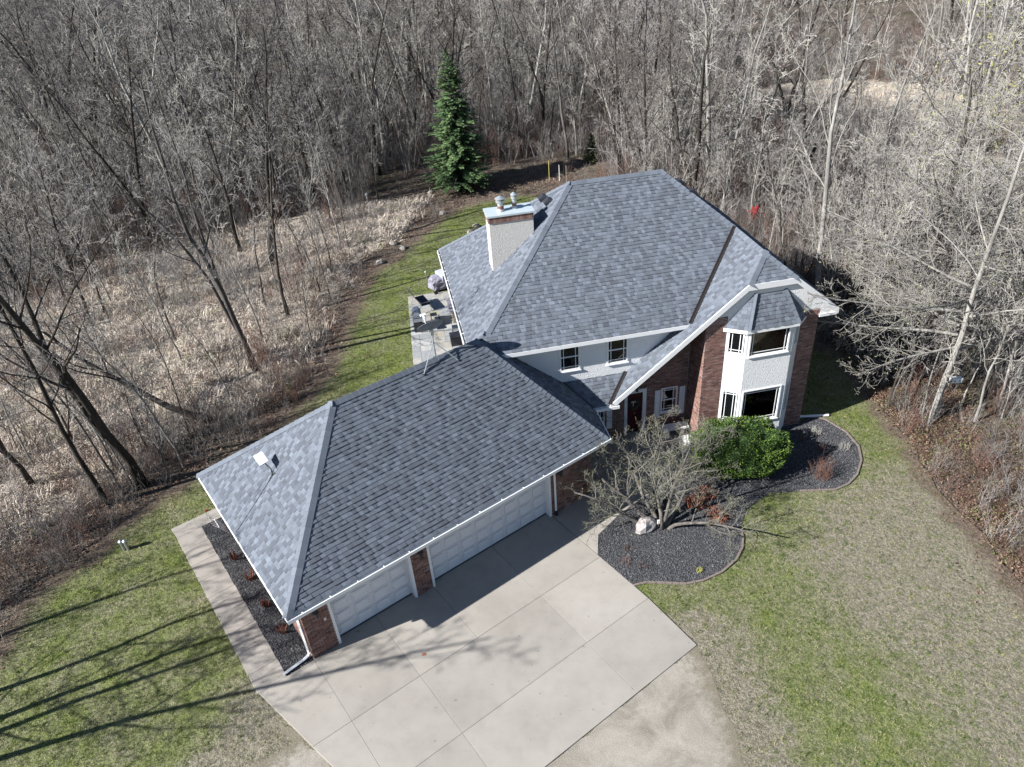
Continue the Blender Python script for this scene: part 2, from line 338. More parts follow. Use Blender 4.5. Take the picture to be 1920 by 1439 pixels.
# ------------------------------------------------------------------ the ground
def sstep(a, b, x):
    t = max(0.0, min(1.0, (x - a) / (b - a))); return t * t * (3 - 2 * t)
HOUSE_C = M(5, 4, 0)
def und(x, y):                              # gentle relief, flat round the house
    k = sstep(14, 34, sqrt((x - HOUSE_C.x) ** 2 + (y - HOUSE_C.y) ** 2))
    return k * (0.22 * mnoise.noise((x * 0.07, y * 0.07, 1.3)) + 0.05 * mnoise.noise((x * 0.4, y * 0.4, 5.1)))
def gz(x, y): return -0.09 + und(x, y)
px = lambda L: [tuple(gp(*q)[:2]) for q in L]
WOOD_EDGE_L = px([(-60, 1290), (0, 1195), (40, 1130), (90, 1090), (150, 1050), (215, 990), (262, 950), (330, 907), (430, 852), (520, 792), (575, 742), (615, 690), (640, 620), (668, 560), (690, 512), (740, 480), (782, 440), (812, 418), (850, 392), (920, 372), (985, 362), (1015, 362)])
WOOD_EDGE_R = px([(1560, 640), (1610, 700), (1640, 742), (1655, 765), (1690, 805), (1745, 885), (1800, 960), (1870, 1040), (1920, 1095), (2000, 1180)])
lb = WOOD_EDGE_L[0]; rb = WOOD_EDGE_R[-1]
BACK = [(8.5, 47.0), (13.0, 42.0), (15.0, 36.0), (15.5, 31.0)]
LAWN = [(lb[0] - 12, lb[1] - 6), (lb[0] - 30, -14)][::-1] + WOOD_EDGE_L + BACK + WOOD_EDGE_R + [(rb[0] + 6, rb[1] - 5), (34, -14)]
MARSH = px([(-200, 700), (0, 590), (150, 500), (310, 455), (470, 420), (600, 395), (650, 450), (640, 520), (600, 610), (545, 690), (470, 750), (380, 800), (290, 850), (200, 905), (120, 960), (0, 1030), (-200, 1130)])
MARSH2 = px([(560, 420), (700, 380), (790, 380), (760, 430), (700, 470), (640, 500), (560, 480)])
CLEARING = px([(1380, 178), (1450, 160), (1560, 148), (1700, 152), (1800, 175), (1920, 215), (1920, 265), (1800, 255), (1700, 218), (1600, 212), (1500, 196)])
CLEAR2 = px([(1700, 250), (1920, 300), (1920, 420), (1800, 380), (1720, 300)])
def straw_at(x, y):
    s = 0.0
    for P, w in ((MARSH, 3.0), (MARSH2, 1.5), (CLEARING, 3.0), (CLEAR2, 4.0)):
        d = dist_poly(x, y, P); s = max(s, 0.5 + min(0.5, d / w) if in_poly(x, y, P) else max(0, 0.5 - d / w))
    return s
def axis(lo, hi, step, far):
    a = [lo + i * step for i in range(int((hi - lo) / step) + 1)]; d = step; L = []; x = a[0]
    while x > -far: d *= 1.6; x -= d; L.append(x)
    R = []; d = step; x = a[-1]
    while x < far: d *= 1.6; x += d; R.append(x)
    return L[::-1] + a + R
xs, ys = axis(-62, 62, 1.2, 900), axis(0, 130, 1.3, 900)
mb = MB()
for y in ys:
    for x in xs: mb.v.append(Vector((x, y, gz(x, y))))
nx = len(xs)
for j in range(len(ys) - 1):
    for i in range(nx - 1): mb.face([j * nx + i, j * nx + i + 1, (j + 1) * nx + i + 1, (j + 1) * nx + i])
ground = tag(mb.build('ground', 'forest_floor', None, True), 'brown leaf litter and straw covered woodland ground', None, None, 'structure')
at = ground.data.attributes.new('straw', 'FLOAT', 'POINT')
at.data.foreach_set('value', [straw_at(v.x, v.y) if -70 < v.x < 70 and 5 < v.y < 135 else 0.0 for v in mb.v])

def sheet(name, outline, z, mat, step, attrs=None, jitter=0.0, seed=1, zf=None):
    """a filled outline with interior points, following the relief"""
    rg = random.Random(seed); pts = []
    for i in range(len(outline)):
        a, b = outline[i], outline[(i + 1) % len(outline)]; L = math.hypot(b[0] - a[0], b[1] - a[1]); n = max(1, int(L / step))
        for k in range(n):
            t = k / n; j = jitter if 0 < k else jitter * 0.3
            pts.append(Vector((a[0] + (b[0] - a[0]) * t + rg.uniform(-j, j), a[1] + (b[1] - a[1]) * t + rg.uniform(-j, j))))
    nb = len(pts); edges = [(i, (i + 1) % nb) for i in range(nb)]; bp = [(p.x, p.y) for p in pts]
    x0, x1, y0, y1 = min(p[0] for p in bp), max(p[0] for p in bp), min(p[1] for p in bp), max(p[1] for p in bp)
    y = y0 + step / 2
    while y < y1:
        x = x0 + step / 2
        while x < x1:
            if in_poly(x, y, bp): pts.append(Vector((x + rg.uniform(-.2, .2) * step, y + rg.uniform(-.2, .2) * step)))
            x += step
        y += step
    vo, eo, fo, *_ = delaunay_2d_cdt(pts, edges, [], 1, 1e-4)
    mb = MB(); mb.v = [Vector((p.x, p.y, z + und(p.x, p.y) + (zf(p.x, p.y) if zf else 0))) for p in vo]
    for f in fo:
        a, b, c = (mb.v[i] for i in f[:3])
        mb.face(list(f) if (b - a).cross(c - a).z > 0 else list(f)[::-1])
    o = mb.build(name, mat, None, True); o['kind'] = 'structure'
    for an, fn in (attrs or {}).items():
        at = o.data.attributes.new(an, 'FLOAT', 'POINT'); at.data.foreach_set('value', [fn(v.x, v.y) for v in mb.v])
    return o
def open_dist(x, y, L):
    best = 1e9
    for (ax, ay), (bx, by) in zip(L, L[1:]):
        dx, dy = bx - ax, by - ay; t = max(0, min(1, ((x - ax) * dx + (y - ay) * dy) / (dx * dx + dy * dy)))
        best = min(best, (x - ax - t * dx) ** 2 + (y - ay - t * dy) ** 2)
    return sqrt(best)
DIRT = [tuple(G(10.05, -6.86)[:2]), tuple(G(0.1, -6.86)[:2]), tuple(G(-1.0, -1.6)[:2])] + px([(505, 1345), (548, 1392), (500, 1420), (430, 1445)]) + [(-7.5, 4.0), (-4, -8), (9, -8)] + px([(1405, 1470), (1392, 1420), (1378, 1365), (1350, 1300), (1318, 1238)])
def edge_at(x, y): return min(1.0, min(open_dist(x, y, WOOD_EDGE_L + BACK), open_dist(x, y, WOOD_EDGE_R)) / 1.5)
def dry_at(x, y):
    d = 0.10
    if y > 30: d = -0.3
    d = max(d, 1.0 * sstep(6.5, 2.5, sqrt(((x - 15.5) * .8) ** 2 + (y - 16.5) ** 2)), .62 * sstep(8.5, 13.0, x) * sstep(22.5, 17.0, y))
    dd = 0 if in_poly(x, y, DIRT) else dist_poly(x, y, DIRT)
    return max(d, 1.15 * sstep(2.2, 0.0, dd))
lawn = sheet('lawn', LAWN, -0.035, 'lawn', 0.9, {'edge': edge_at, 'dry': dry_at}, 0.25)
lawn['label'] = 'green spring lawn with dry tan patches round the house'
dirt = sheet('dirt_drive', DIRT, -0.030, 'dirt', 0.45, {'edge': lambda x, y: min(1.0, min(open_dist(x, y, DIRT[-6:] + DIRT[:1]), open_dist(x, y, DIRT[2:7])) / 0.9)}, 0.12, 3); dirt['label'] = 'pale gravel and dirt drive beyond the concrete'

# ------------------------------------------------------------------ concrete: driveway, walks
def slab(mb, pts, z0, z1, gap=0.0035, ch=0.006):
    """a slab with chamfered edges; pts ccw in plan (world xy)"""
    P = [(p[0], p[1]) for p in pts]
    if area2(P) < 0: P = P[::-1]
    def inset(P, d):
        out = []; n = len(P)
        for i in range(n):
            a, b, c = Vector(P[i - 1]), Vector(P[i]), Vector(P[(i + 1) % n])
            e1, e2 = (b - a).normalized(), (c - b).normalized(); n1, n2 = Vector((-e1.y, e1.x)), Vector((-e2.y, e2.x))
            m = (n1 + n2); m = m / max(0.2, m.dot(n1)) if m.length > 1e-6 else n1
            out.append(tuple(b + m * d))
        return out
    A = inset(P, gap); B = inset(P, gap + ch); n = len(P)
    vs = [Vector((*p, z0)) for p in A] + [Vector((*p, z1 - ch)) for p in A] + [Vector((*p, z1)) for p in B]
    fs = [list(range(2 * n, 3 * n))]
    for k in (0, n):
        fs += [[k + i, k + (i + 1) % n, k + n + (i + 1) % n, k + n + i] for i in range(n)]
    mb.add(vs, fs)
def slabs(name, label, polys, z1, mat='concrete', part='slab', z0=-0.12, gap=0.0035, ch=0.006):
    c = sum((Vector((*p[0][:2], 0)) for p in polys), Vector()) / len(polys)
    root = bpy.data.objects.new(name, None); COL.objects.link(root); root.location = c; ROOT[root.name] = c; root.empty_display_size = .2
    root['label'] = label; root['kind'] = 'structure'
    for P in polys:
        m = MB(); slab(m, P, z0, z1, gap, ch); m.build(part, mat, root)
    return root
def gl(y): return -1.44 + (0.41 - y) * 0.219       # the slanting left edge of the driveway
g2 = lambda L: [G(x, y) for x, y in L]
r1, r2, r3 = -2.27, -4.65, -6.9
DRIVE = [g2([(-1.44, .41), (gl(r1), r1), (.4, r1), (.4, .41)]), g2([(.4, .74), (.4, r1), (2.74, r1), (2.74, .74)]), g2([(2.74, .74), (2.74, r1), (4.9, r1), (4.9, .74)]),
         g2([(4.9, .74), (4.9, r1), (7.52, r1), (7.55, .74)]), g2([(7.55, .74), (7.52, r1), (10.22, r1), (10.22, .74)]),
         g2([(gl(r1), r1), (gl(r2), r2), (.38, r2), (.4, r1)]), g2([(.4, r1), (.38, r2), (2.72, r2), (2.74, r1)]), g2([(2.74, r1), (2.72, r2), (7.48, r2), (7.52, r1)]), g2([(7.52, r1), (7.48, r2), (10.2, r2), (10.22, r1)]),
         g2([(gl(r2), r2), (gl(r3), r3), (.34, r3), (.38, r2)]), g2([(.38, r2), (.34, r3), (2.69, r3), (2.72, r2)]), g2([(2.72, r2), (2.69, r3), (7.44, r3), (7.48, r2)]), g2([(7.48, r2), (7.44, r3), (10.03, r3), (10.2, r2)])]
slabs('driveway', 'pale concrete driveway of large jointed slabs in front of the garage', DRIVE, 0.0)
wy = [0.41, 1.22, 2.19, 3.17, 4.19, 5.18, 6.15, 7.11, 8.12, 8.98]
WALK = [g2([(-1.49, a), (-.52, a), (-.50, b), (-1.47, b)]) for a, b in zip(wy, wy[1:])]
WALK += [g2([(-1.47, 8.98), (-.62, 8.98), (-.62, 9.66), (-1.5, 9.66)]), g2([(-.62, 8.98), (-.05, 8.98), (-.05, 9.66), (-.62, 9.66)]), g2([(-.05, 8.98), (.8, 8.98), (.8, 9.66), (-.05, 9.66)])]
slabs('side_path', 'narrow concrete slab path along the garage side bed', WALK, -0.005)
e = [gp(*q) for q in [(1122, 1003), (1160, 966), (1200, 937), (1247, 910), (1282, 884)]]
xk = to_m(G(12.25, .43)).x                            # garage side wall runs along the house depth
FW = [[G(10.24, .44), G(10.24, -2.13), e[0], e[1], G(12.2, .44)], [G(12.2, .44), e[1], e[2], M(xk + .1, -1.2)],
      [M(xk + .1, -1.2), e[2], e[3], M(6.4, -1.2)], [M(xk + .1, -1.2), M(6.4, -1.2), M(6.4, .84), M(xk + .1, .84)], [M(6.4, -1.2), e[3], e[4], M(8.95, -.9), M(8.95, .84), M(6.4, .84)]]
slabs('front_walk', 'shaded concrete walk leading to the front door', FW, -0.004)

# ------------------------------------------------------------------ gravel beds
BEDR = [tuple(e[0][:2])] + px([(1122, 1040), (1143, 1060), (1187, 1098), (1213, 1092), (1247, 1093), (1287, 1095), (1320, 1088), (1353, 1073), (1380, 1050), (1392, 1027), (1393, 1007), (1388, 990), (1400, 955), (1440, 925), (1500, 921), (1567, 918), (1590, 908), (1607, 890), (1615, 863), (1610, 837), (1587, 810), (1547, 786), (1512, 780)]) + [tuple(M(13.7, -.4)[:2]), tuple(M(9.0, -.4)[:2]), tuple(M(8.9, -.95)[:2])] + [tuple(q[:2]) for q in e[::-1][:-1]]
BEDL = [tuple(G(x, y)[:2]) for x, y in [(-.51, .44), (.43, .44), (.43, 8.97), (-.49, 8.97)]]
bed_r = sheet('gravel_bed', BEDR, -0.020, 'rock_mulch', 0.35, None, 0.0, 5); bed_r['label'] = 'dark stone mulch bed in front of the bay window'
bed_l = sheet('gravel_bed', BEDL, -0.020, 'rock_mulch', 0.35, None, 0.0, 6); bed_l['label'] = 'dark stone mulch strip between garage wall and side path'
def edging(path, parent):
    pts = [Vector((*p, 0)) for p in path]; acc = 0.0
    for a, b in zip(pts, pts[1:]):
        L = (b - a).length; n = max(1, round(L / 0.28)); d = (b - a) / n; nn = Vector((-d.y, d.x, 0)).normalized() * 0.075
        for k in range(n):
            m = MB(); m.box(a + d * (k + .03) - nn * .5 + Vector((0, 0, -0.08)), d * .94, nn, Vector((0, 0, 0.105))); m.build('edging_block', 'edging', parent)
i0, i1 = 3, 13
edging(BEDR[i0:i1], bed_r); edging(BEDR[15:24], bed_r)

# ------------------------------------------------------------------ scattered small matter: geometry-node instances on stored points
def scatter(name, label, pts, protos, seed=0, tilt=0.0):
    """pts: (x, y, z, scale); protos: meshes"""
    rg = random.Random(seed); me = bpy.data.meshes.new(name); me.from_pydata([p[:3] for p in pts], [], [])
    a = me.attributes.new('scl', 'FLOAT', 'POINT'); a.data.foreach_set('value', [p[3] for p in pts])
    a = me.attributes.new('idx', 'INT', 'POINT'); a.data.foreach_set('value', [rg.randrange(len(protos)) for p in pts])
    a = me.attributes.new('rot', 'FLOAT_VECTOR', 'POINT'); fl = []
    for p in pts: fl += [rg.gauss(0, tilt), rg.gauss(0, tilt), rg.uniform(0, 2 * pi)]
    a.data.foreach_set('vector', fl)
    o = bpy.data.objects.new(name, me); COL.objects.link(o); tag(o, label, None, None, 'stuff')
    ng = bpy.data.node_groups.new(name, 'GeometryNodeTree')
    ng.interface.new_socket('Geometry', in_out='INPUT', socket_type='NodeSocketGeometry'); ng.interface.new_socket('Geometry', in_out='OUTPUT', socket_type='NodeSocketGeometry')
    N, L = ng.nodes, ng.links; gi = N.new('NodeGroupInput'); go = N.new('NodeGroupOutput')
    mp = N.new('GeometryNodeMeshToPoints'); L.new(gi.outputs[0], mp.inputs[0]); jn = N.new('GeometryNodeJoinGeometry')
    def named(n, t):
        k = N.new('GeometryNodeInputNamedAttribute'); k.data_type = t; k.inputs[0].default_value = n; return k.outputs[0]
    ix, sc, ro = named('idx', 'INT'), named('scl', 'FLOAT'), named('rot', 'FLOAT_VECTOR')
    e2r = N.new('FunctionNodeEulerToRotation'); L.new(ro, e2r.inputs[0])
    for k, pm in enumerate(protos):
        po = bpy.data.objects.new(name + '_source', pm)                    # never linked: only a source of geometry
        oi = N.new('GeometryNodeObjectInfo'); oi.inputs[0].default_value = po
        io = N.new('GeometryNodeInstanceOnPoints'); cmp = N.new('FunctionNodeCompare'); cmp.data_type = 'INT'; cmp.operation = 'EQUAL'
        L.new(ix, cmp.inputs[2]); cmp.inputs[3].default_value = k
        L.new(mp.outputs[0], io.inputs['Points']); L.new(cmp.outputs[0], io.inputs['Selection']); L.new(oi.outputs['Geometry'], io.inputs['Instance'])
        L.new(e2r.outputs[0], io.inputs['Rotation']); L.new(sc, io.inputs['Scale']); L.new(io.outputs[0], jn.inputs[0])
    L.new(jn.outputs[0], go.inputs[0]); mod = o.modifiers.new('scatter', 'NODES'); mod.node_group = ng
    return o
def pebble(seed):
    rg = random.Random(seed); m = MB(); V = []
    for z, r in ((-.4, .55), (.1, 1.0), (.6, .6)):
        for j in range(5): V.append(Vector((cos(j * 1.257) * r * rg.uniform(.7, 1.2), sin(j * 1.257) * r * rg.uniform(.7, 1.2), z * rg.uniform(.7, 1.2))) * 0.03)
    fs = [[10, 11, 12, 13, 14]] + [[k + i, k + (i + 1) % 5, k + 5 + (i + 1) % 5, k + 5 + i] for k in (0, 5) for i in range(5)]
    m.add(V, fs); return m.mesh('pebble', 'mulch_stone')
rg = random.Random(11); pts = []
for P, n in ((BEDR, 18000), (BEDL, 6500)):
    x0, x1, y0, y1 = min(p[0] for p in P), max(p[0] for p in P), min(p[1] for p in P), max(p[1] for p in P); k = 0
    while k < n:
        x, y = rg.uniform(x0, x1), rg.uniform(y0, y1)
        if in_poly(x, y, P): pts.append((x, y, -0.014, rg.uniform(.45, 1.05))); k += 1
scatter('mulch_stones', 'loose dark angular mulch stones lying over the beds', pts, [pebble(i) for i in range(5)], 3, 0.5)
def tuft(seed, n, h, w, spread, lean, mat, seg=2):
    """a clump of thin blades"""
    rg = random.Random(seed); m = MB()
    for _ in range(n):
        a = rg.uniform(0, 2 * pi); r = spread * sqrt(rg.random()); b = Vector((cos(a) * r, sin(a) * r, -0.01)); H = h * rg.uniform(.5, 1.1)
        d = rg.uniform(0, 2 * pi); l = lean * rg.uniform(.2, 1.3); dv = Vector((cos(d), sin(d), 0)); sv = Vector((-sin(d + .6), cos(d + .6), 0)) * w * .5
        p0, p1, p2 = b, b + dv * (l * H * .35) + UP * H * .6, b + dv * (l * H) + UP * H * max(.15, 1 - .45 * l * l)
        m.add([p0 - sv, p0 + sv, p1 + sv * .8, p1 - sv * .8, p2], [[0, 1, 2, 3], [3, 2, 4]])
    return m.mesh('tuft', mat)
HX = [tuple(M(x, y)[:2]) for x, y in [(.5, .4), (9, .4), (9, -.45), (13.7, -.45), (13.7, 10), (.5, 10)]]
GXX = [tuple(G(x, y)[:2]) for x, y in [(.43, .43), (12.3, .43), (14, 6), (11, 8), (.43, 8)]]
SOLID = [HX, GXX, BEDR, BEDL, DIRT] + [[tuple(p[:2]) for p in P] for P in DRIVE + WALK + FW]
PATIO_P = [tuple(M(x, y)[:2]) for x, y in [(-2.15, 9.3), (3.0, 9.3), (3.0, 16.6), (-1.8, 16.6)]]
SOLID.append(PATIO_P)
SB = [(min(p[0] for p in P), max(p[0] for p in P), min(p[1] for p in P), max(p[1] for p in P), P) for P in SOLID]
def blocked(x, y): return any(a <= x <= b and c <= y <= d and in_poly(x, y, P) for a, b, c, d, P in SB)
rg = random.Random(21); pts = []
while len(pts) < 42000:
    x, y = rg.uniform(-28, 32), rg.uniform(3, 60)
    if rg.random() > min(1, 24 / (y + 2)) and y > 26: continue
    if in_poly(x, y, LAWN) and not blocked(x, y) and rg.random() < edge_at(x, y) * (1.0 - .62 * dry_at(x, y)) + .05:
        pts.append((x, y, -0.035 + und(x, y), rg.uniform(.5, 1.25)))
GREEN_P = px([(165, 392), (230, 372), (275, 385), (290, 408), (240, 425), (185, 420)])
for _ in range(2600):
    x, y = rg.uniform(-45, -15), rg.uniform(40, 62)
    if in_poly(x, y, GREEN_P): pts.append((x, y, gz(x, y), rg.uniform(3.0, 6.0)))
scatter('grass', 'short green grass blades of the lawn', pts, [tuft(i, 9, .085, .011, .07, .9, 'grass_blade') for i in range(4)], 4, .15)
rg = random.Random(22); pts = []
while len(pts) < 9000:
    x, y = rg.uniform(-50, 6), rg.uniform(16, 66)
    s = straw_at(x, y) if not in_poly(x, y, LAWN) else 0
    cl = mnoise.noise((x * .35, y * .35, 3.0)) + .5 * mnoise.noise((x * 1.1, y * 1.1, 8.0))
    if rg.random() < s * s * sstep(-.55, .25, cl): pts.append((x, y, gz(x, y), rg.uniform(.5, 1.3) * (1 + .5 * cl)))
for _ in range(2600):
    x, y = rg.uniform(10, 75), rg.uniform(75, 130)
    if straw_at(x, y) > .4: pts.append((x, y, gz(x, y), rg.uniform(.7, 1.6)))
scatter('dead_reeds', 'flattened tan dead reeds and grass of the marsh', pts, [tuft(50 + i, 24, (.5, .3, .36, .6, .28)[i], .026, .42, (1.4, 1.9, 1.8, 1.2, 2.0)[i], 'dry_grass') for i in range(5)], 6, .25)
def leafbit(seed):
    rg = random.Random(seed); m = MB()
    for _ in range(14):
        c = Vector((rg.gauss(0, .25), rg.gauss(0, .25), rg.uniform(.0, .05))); a = rg.uniform(0, 6.3); l = rg.uniform(.03, .06)
        u, v = Vector((cos(a), sin(a), rg.uniform(-.4, .4))) * l, Vector((-sin(a), cos(a), rg.uniform(-.4, .4))) * l * .6
        m.add([c - u, c + v, c + u, c - v], [[0, 1, 2, 3]])
    return m.mesh('leaf', 'dry_litter')
rg = random.Random(23); pts = []
def wood(x, y): return not in_poly(x, y, LAWN) and not blocked(x, y)
while len(pts) < 9000:
    x, y = rg.uniform(-40, 45), rg.uniform(14, 80)
    d = min(open_dist(x, y, WOOD_EDGE_L), open_dist(x, y, WOOD_EDGE_R)) 
    if wood(x, y) and rg.random() < (1.0 if d < 4 else .35): pts.append((x, y, gz(x, y) + .01, rg.uniform(.7, 1.6)))
    elif d < 2.0 and rg.random() < .25: pts.append((x, y, -.03 + und(x, y), rg.uniform(.5, 1.0)))
scatter('leaf_litter', 'fallen brown leaves along the edge of the woods', pts, [leafbit(i) for i in range(5)], 7, .1)
# ------------------------------------------------------------------ the house
S, ZG, LG, WG, OG = 0.8251, 2.735, 12.6751, 8.4224, 0.43
ZM, WM, LM, DW, EW, ZJ, SJ = 5.5103, 10.4882, 14.4006, 2.9244, 0.5316, 7.1114, 0.8633
house = thing('house', 'two storey house with grey shingle hip roofs, brick and white stucco walls and attached garage', 'house', M(5, 4, 0))
rgh = random.Random(5)
zr = ZM + S * DW; XR = LM - DW; yJA = -EW + (zr - ZJ) / SJ; xJL = XR - (zr - ZJ) / S; xJR = XR + (zr - ZJ) / S
xlow = XR - (zr - ZG) / S; YU = 0.42; YE = 0.85; YF = -0.45
xc = to_m(G(LG, 0)).x; dl = radians(34.3266 - 8.5558); xr2 = LG - WG / 2 * (1 - sin(dl)) / cos(dl)
A, B_, C_ = G(0, 0, ZG), G(0, WG, ZG), G(LG, 0, ZG)
R1, R2 = G(WG / 2, WG / 2, ZG + S * WG / 2), G(xr2, WG / 2, ZG + S * WG / 2)
K_ = M(xc, -EW, ZG); W1 = M(xc - (YU + EW), YU, ZG + S * (YU + EW)); T1 = M(.688, YU, ZG + S * (xc - .688)); H1 = M(.554, .632, ZG + S * (xc - .554))
Vb, Vt = M(LM - 2 * DW, 0, ZM), M(XR, DW, zr)
P1, P2 = M(WM / 2, WM / 2, ZM + S * WM / 2), M(LM - WM / 2, WM / 2, ZM + S * WM / 2)
JA, JL, JR = M(XR, yJA, zr), M(xJL, -EW, ZJ), M(xJR, -EW, ZJ)
RB, LB = M(LM, -EW, ZM), M(xlow, -EW, ZG)
BAY_L, BAY_FL, BAY_FR, BAY_R = (9.85, YF), (10.5, -.9), (12.42, -.9), (12.92, YF)
ZB = 5.45
FACES = [  # name, polygon (eave first), origin for the course lines
    ('garage front', [A, C_, R2, R1], A), ('garage left', [B_, A, R1], B_), ('garage back', [G(12.33, WG, ZG), B_, R1, R2, H1], B_),
    ('garage right', [C_, K_, W1, T1, R2], C_),
    ('porch', [K_, LB, M(xlow + YU + EW, YU, ZG + S * (YU + EW)), W1], K_),
    ('wing low', [M(8.552, YU, ZM), M(xlow + YU + EW, YU, ZG + S * (YU + EW)), LB, M(8.552, -EW, ZM)], LB),
    ('wing', [M(8.552, 0, ZM), M(8.552, -EW, ZM), JL, JA, Vt], LB),
    ('jerkinhead', [JL, JR, JA], JL), ('wing right', [RB, M(LM, DW, ZM), Vt, JA, JR], RB), ('main right', [M(LM, DW, ZM), M(LM, WM, ZM), P2, Vt], RB),
    ('main front', [M(0, 0, ZM), Vb, Vt, P2, P1], M(0, 0, ZM)), ('main left', [M(0, WM, ZM), M(0, 0, ZM), P1], M(0, WM, ZM)), ('main back', [M(LM, WM, ZM), M(0, WM, ZM), P1, P2], M(0, WM, ZM)),
    ('bay front', [M(10.40, -1.02, ZB), M(12.54, -1.02, ZB), M(12.12, YF, 6.64), M(10.8, YF, 6.64)], M(10.4, -1.02, ZB)),
    ('bay left', [M(9.66, -.53, ZB), M(10.40, -1.02, ZB), M(10.8, YF, 6.64)], M(9.66, -.53, ZB)), ('bay right', [M(12.54, -1.02, ZB), M(13.08, -.53, ZB), M(12.12, YF, 6.64)], M(12.54, -1.02, ZB)),
]
EXPO = 0.152
deck = MB(); rest = MB(); TABS = []
def tab_shape(poly2, v0, t, fr):
    """wedge over a clipped tab outline: list of verts (u, v, h), faces"""
    n = len(poly2); L = EXPO * 1.14
    top = [(p[0], p[1], .006 + t * (1 - (p[1] - v0) / L)) for p in poly2]; bot = [(p[0], p[1], -.004) for p in poly2]
    return top + bot, [list(range(n))] + [[i, n + i, n + (i + 1) % n, (i + 1) % n] for i in range(n)]
LAST = [0]
def tabtint():
    LAST[0] = 1 - LAST[0] if rgh.random() < .74 else LAST[0]; return min(1, max(0, (rgh.gauss(.36, .12) if LAST[0] else rgh.gauss(.63, .14))))
for nm, poly, org in FACES:
    n = (poly[1] - poly[0]).cross(poly[2] - poly[0]).normalized()
    u = (poly[1] - poly[0]).normalized()
    if nm in ('wing low', 'wing'): u = MY.copy()
    if n.z < 0: n = -n
    v = n.cross(u)
    if v.z < 0: v = -v; u = -u
    P = [((p - org).dot(u), (p - org).dot(v)) for p in poly]
    if area2(P) < 0: P = P[::-1]
    deck.poly([org + u * p[0] + v * p[1] - n * .012 for p in P])
    flip = u.cross(v).dot(n) < 0
    v0 = floor(min(p[1] for p in P) / EXPO) * EXPO; vmax = max(p[1] for p in P)
    while v0 < vmax:
        strip = clip2(clip2(P, (0, v0), (1, v0)), (1, v0 + EXPO * 1.14), (0, v0 + EXPO * 1.14))
        if len(strip) > 2 and abs(area2(strip)) > .002:
            a0, a1 = min(p[0] for p in strip), max(p[0] for p in strip); x = a0 - rgh.uniform(0, .2)
            while x < a1:
                w = rgh.choice((.13, .16, .19, .22)); tt = tabtint(); th = .030 if tt < .45 else .016
                rect = [(x + .002, v0), (x + w - .002, v0), (x + w - .002, v0 + EXPO * 1.14), (x + .002, v0 + EXPO * 1.14)]
                q = rect
                for i in range(len(P)):
                    q = clip2(q, P[i], P[(i + 1) % len(P)])
                    if len(q) < 3: break
                if len(q) > 2 and abs(area2(q)) > .0008:
                    full = abs(area2(q) - area2(rect)) < 1e-6
                    TABS.append((nm, org, u, v, n, flip, q, v0, x + .002, w, tt, th, full))
                x += w
        v0 += EXPO
cand = [t for t in TABS if t[0] == 'garage front' and t[12]]
CAM = Vector((0, 0, CAM_H))
cand.sort(key=lambda t: (t[1] + t[2] * t[8] + t[3] * t[7] - CAM).length)
solo_ids = {id(t) for t in cand[:300]}
roof = deck.build('roof', 'underlay', house)
TABMESH = {}
for t in TABS:
    nm, org, u, v, n, flip, q, v0, x, w, tt, th, full = t
    if id(t) in solo_ids:
        tq = round(tt * 6) / 6; key = (w, tq, th)
        if key not in TABMESH:
            m = MB(); vs, fs = tab_shape([(0, 0), (w - .004, 0), (w - .004, EXPO * 1.14), (0, EXPO * 1.14)], 0, th, 0)
            m.add([Vector(p) for p in vs], fs, tq); TABMESH[key] = m.mesh('shingle', 'shingle')
        o = bpy.data.objects.new('shingle', TABMESH[key]); COL.objects.link(o); o.parent = roof
        loc = org + u * x + v * v0 - ROOT['house']
        o.matrix_local = Matrix(((u.x, v.x, n.x, loc.x), (u.y, v.y, n.y, loc.y), (u.z, v.z, n.z, loc.z), (0, 0, 0, 1)))
    else:
        vs, fs = tab_shape(q, v0, th, 0)
        rest.add([org + u * p[0] + v * p[1] + n * p[2] for p in vs], [f[::-1] for f in fs] if flip else fs, tt)
tag(rest.build('roof_shingles', 'shingle', house), None, None, None, 'stuff')
# ridge and hip caps: folded pieces laid one over the next
def caps(a, b, na, nb, wd=.17, step=.24, tint=.62):
    d = (b - a); L = d.length; d = d / L; k = int(L / step)
    sa = na.cross(d); sa = sa if sa.z < 0 else -sa; sb = nb.cross(d); sb = sb if sb.z < 0 else -sb
    for i in range(k):
        p = a + d * (i * L / k); q = p + d * (L / k * 1.25); m = MB(); tt = min(1, max(0, rgh.gauss(tint, .08)))
        lo, hi = .045, .028
        up = (na + nb).normalized()
        vs = [p + sa * wd + na * lo, p + up * (lo + .012), p + sb * wd + nb * lo, q + sa * wd + na * hi, q + up * (hi + .008), q + sb * wd + nb * hi]
        vs += [vs[0] - na * .03, vs[2] - nb * .03, vs[1] - up * .03]
        m.add(vs, [[0, 1, 4, 3], [1, 2, 5, 4], [6, 8, 1, 0], [8, 7, 2, 1]], tt)
        m.build('ridge_cap', 'shingle', roof)
def nrm(dx, dy, X, Y): return (UP - S * (X * dx + Y * dy)).normalized()
nGF, nGL, nGB = nrm(0, 1, GX, GY), nrm(1, 0, GX, GY), nrm(0, -1, GX, GY)
nMF, nML, nMR, nMB = nrm(0, 1, MX, MY), nrm(1, 0, MX, MY), nrm(-1, 0, MX, MY), nrm(0, -1, MX, MY)
caps(A, R1, nGF, nGL); caps(R1, R2, nGF, nGB); caps(C_, R2, nGF, nMR, .15, .2); caps(B_, R1, nGL, nGB)
caps(M(.75, .75, ZM + S * .75), P1, nMF, nML); caps(P1, P2, nMF, nMB); caps(Vt, P2, nMF, nMR); caps(M(0, WM, ZM), P1, nML, nMB)
nJ = (UP - SJ * MY).normalized()
caps(JA, Vt, nML, nMR); caps(JL, JA, nML, nJ); caps(JR, JA, nMR, nJ)
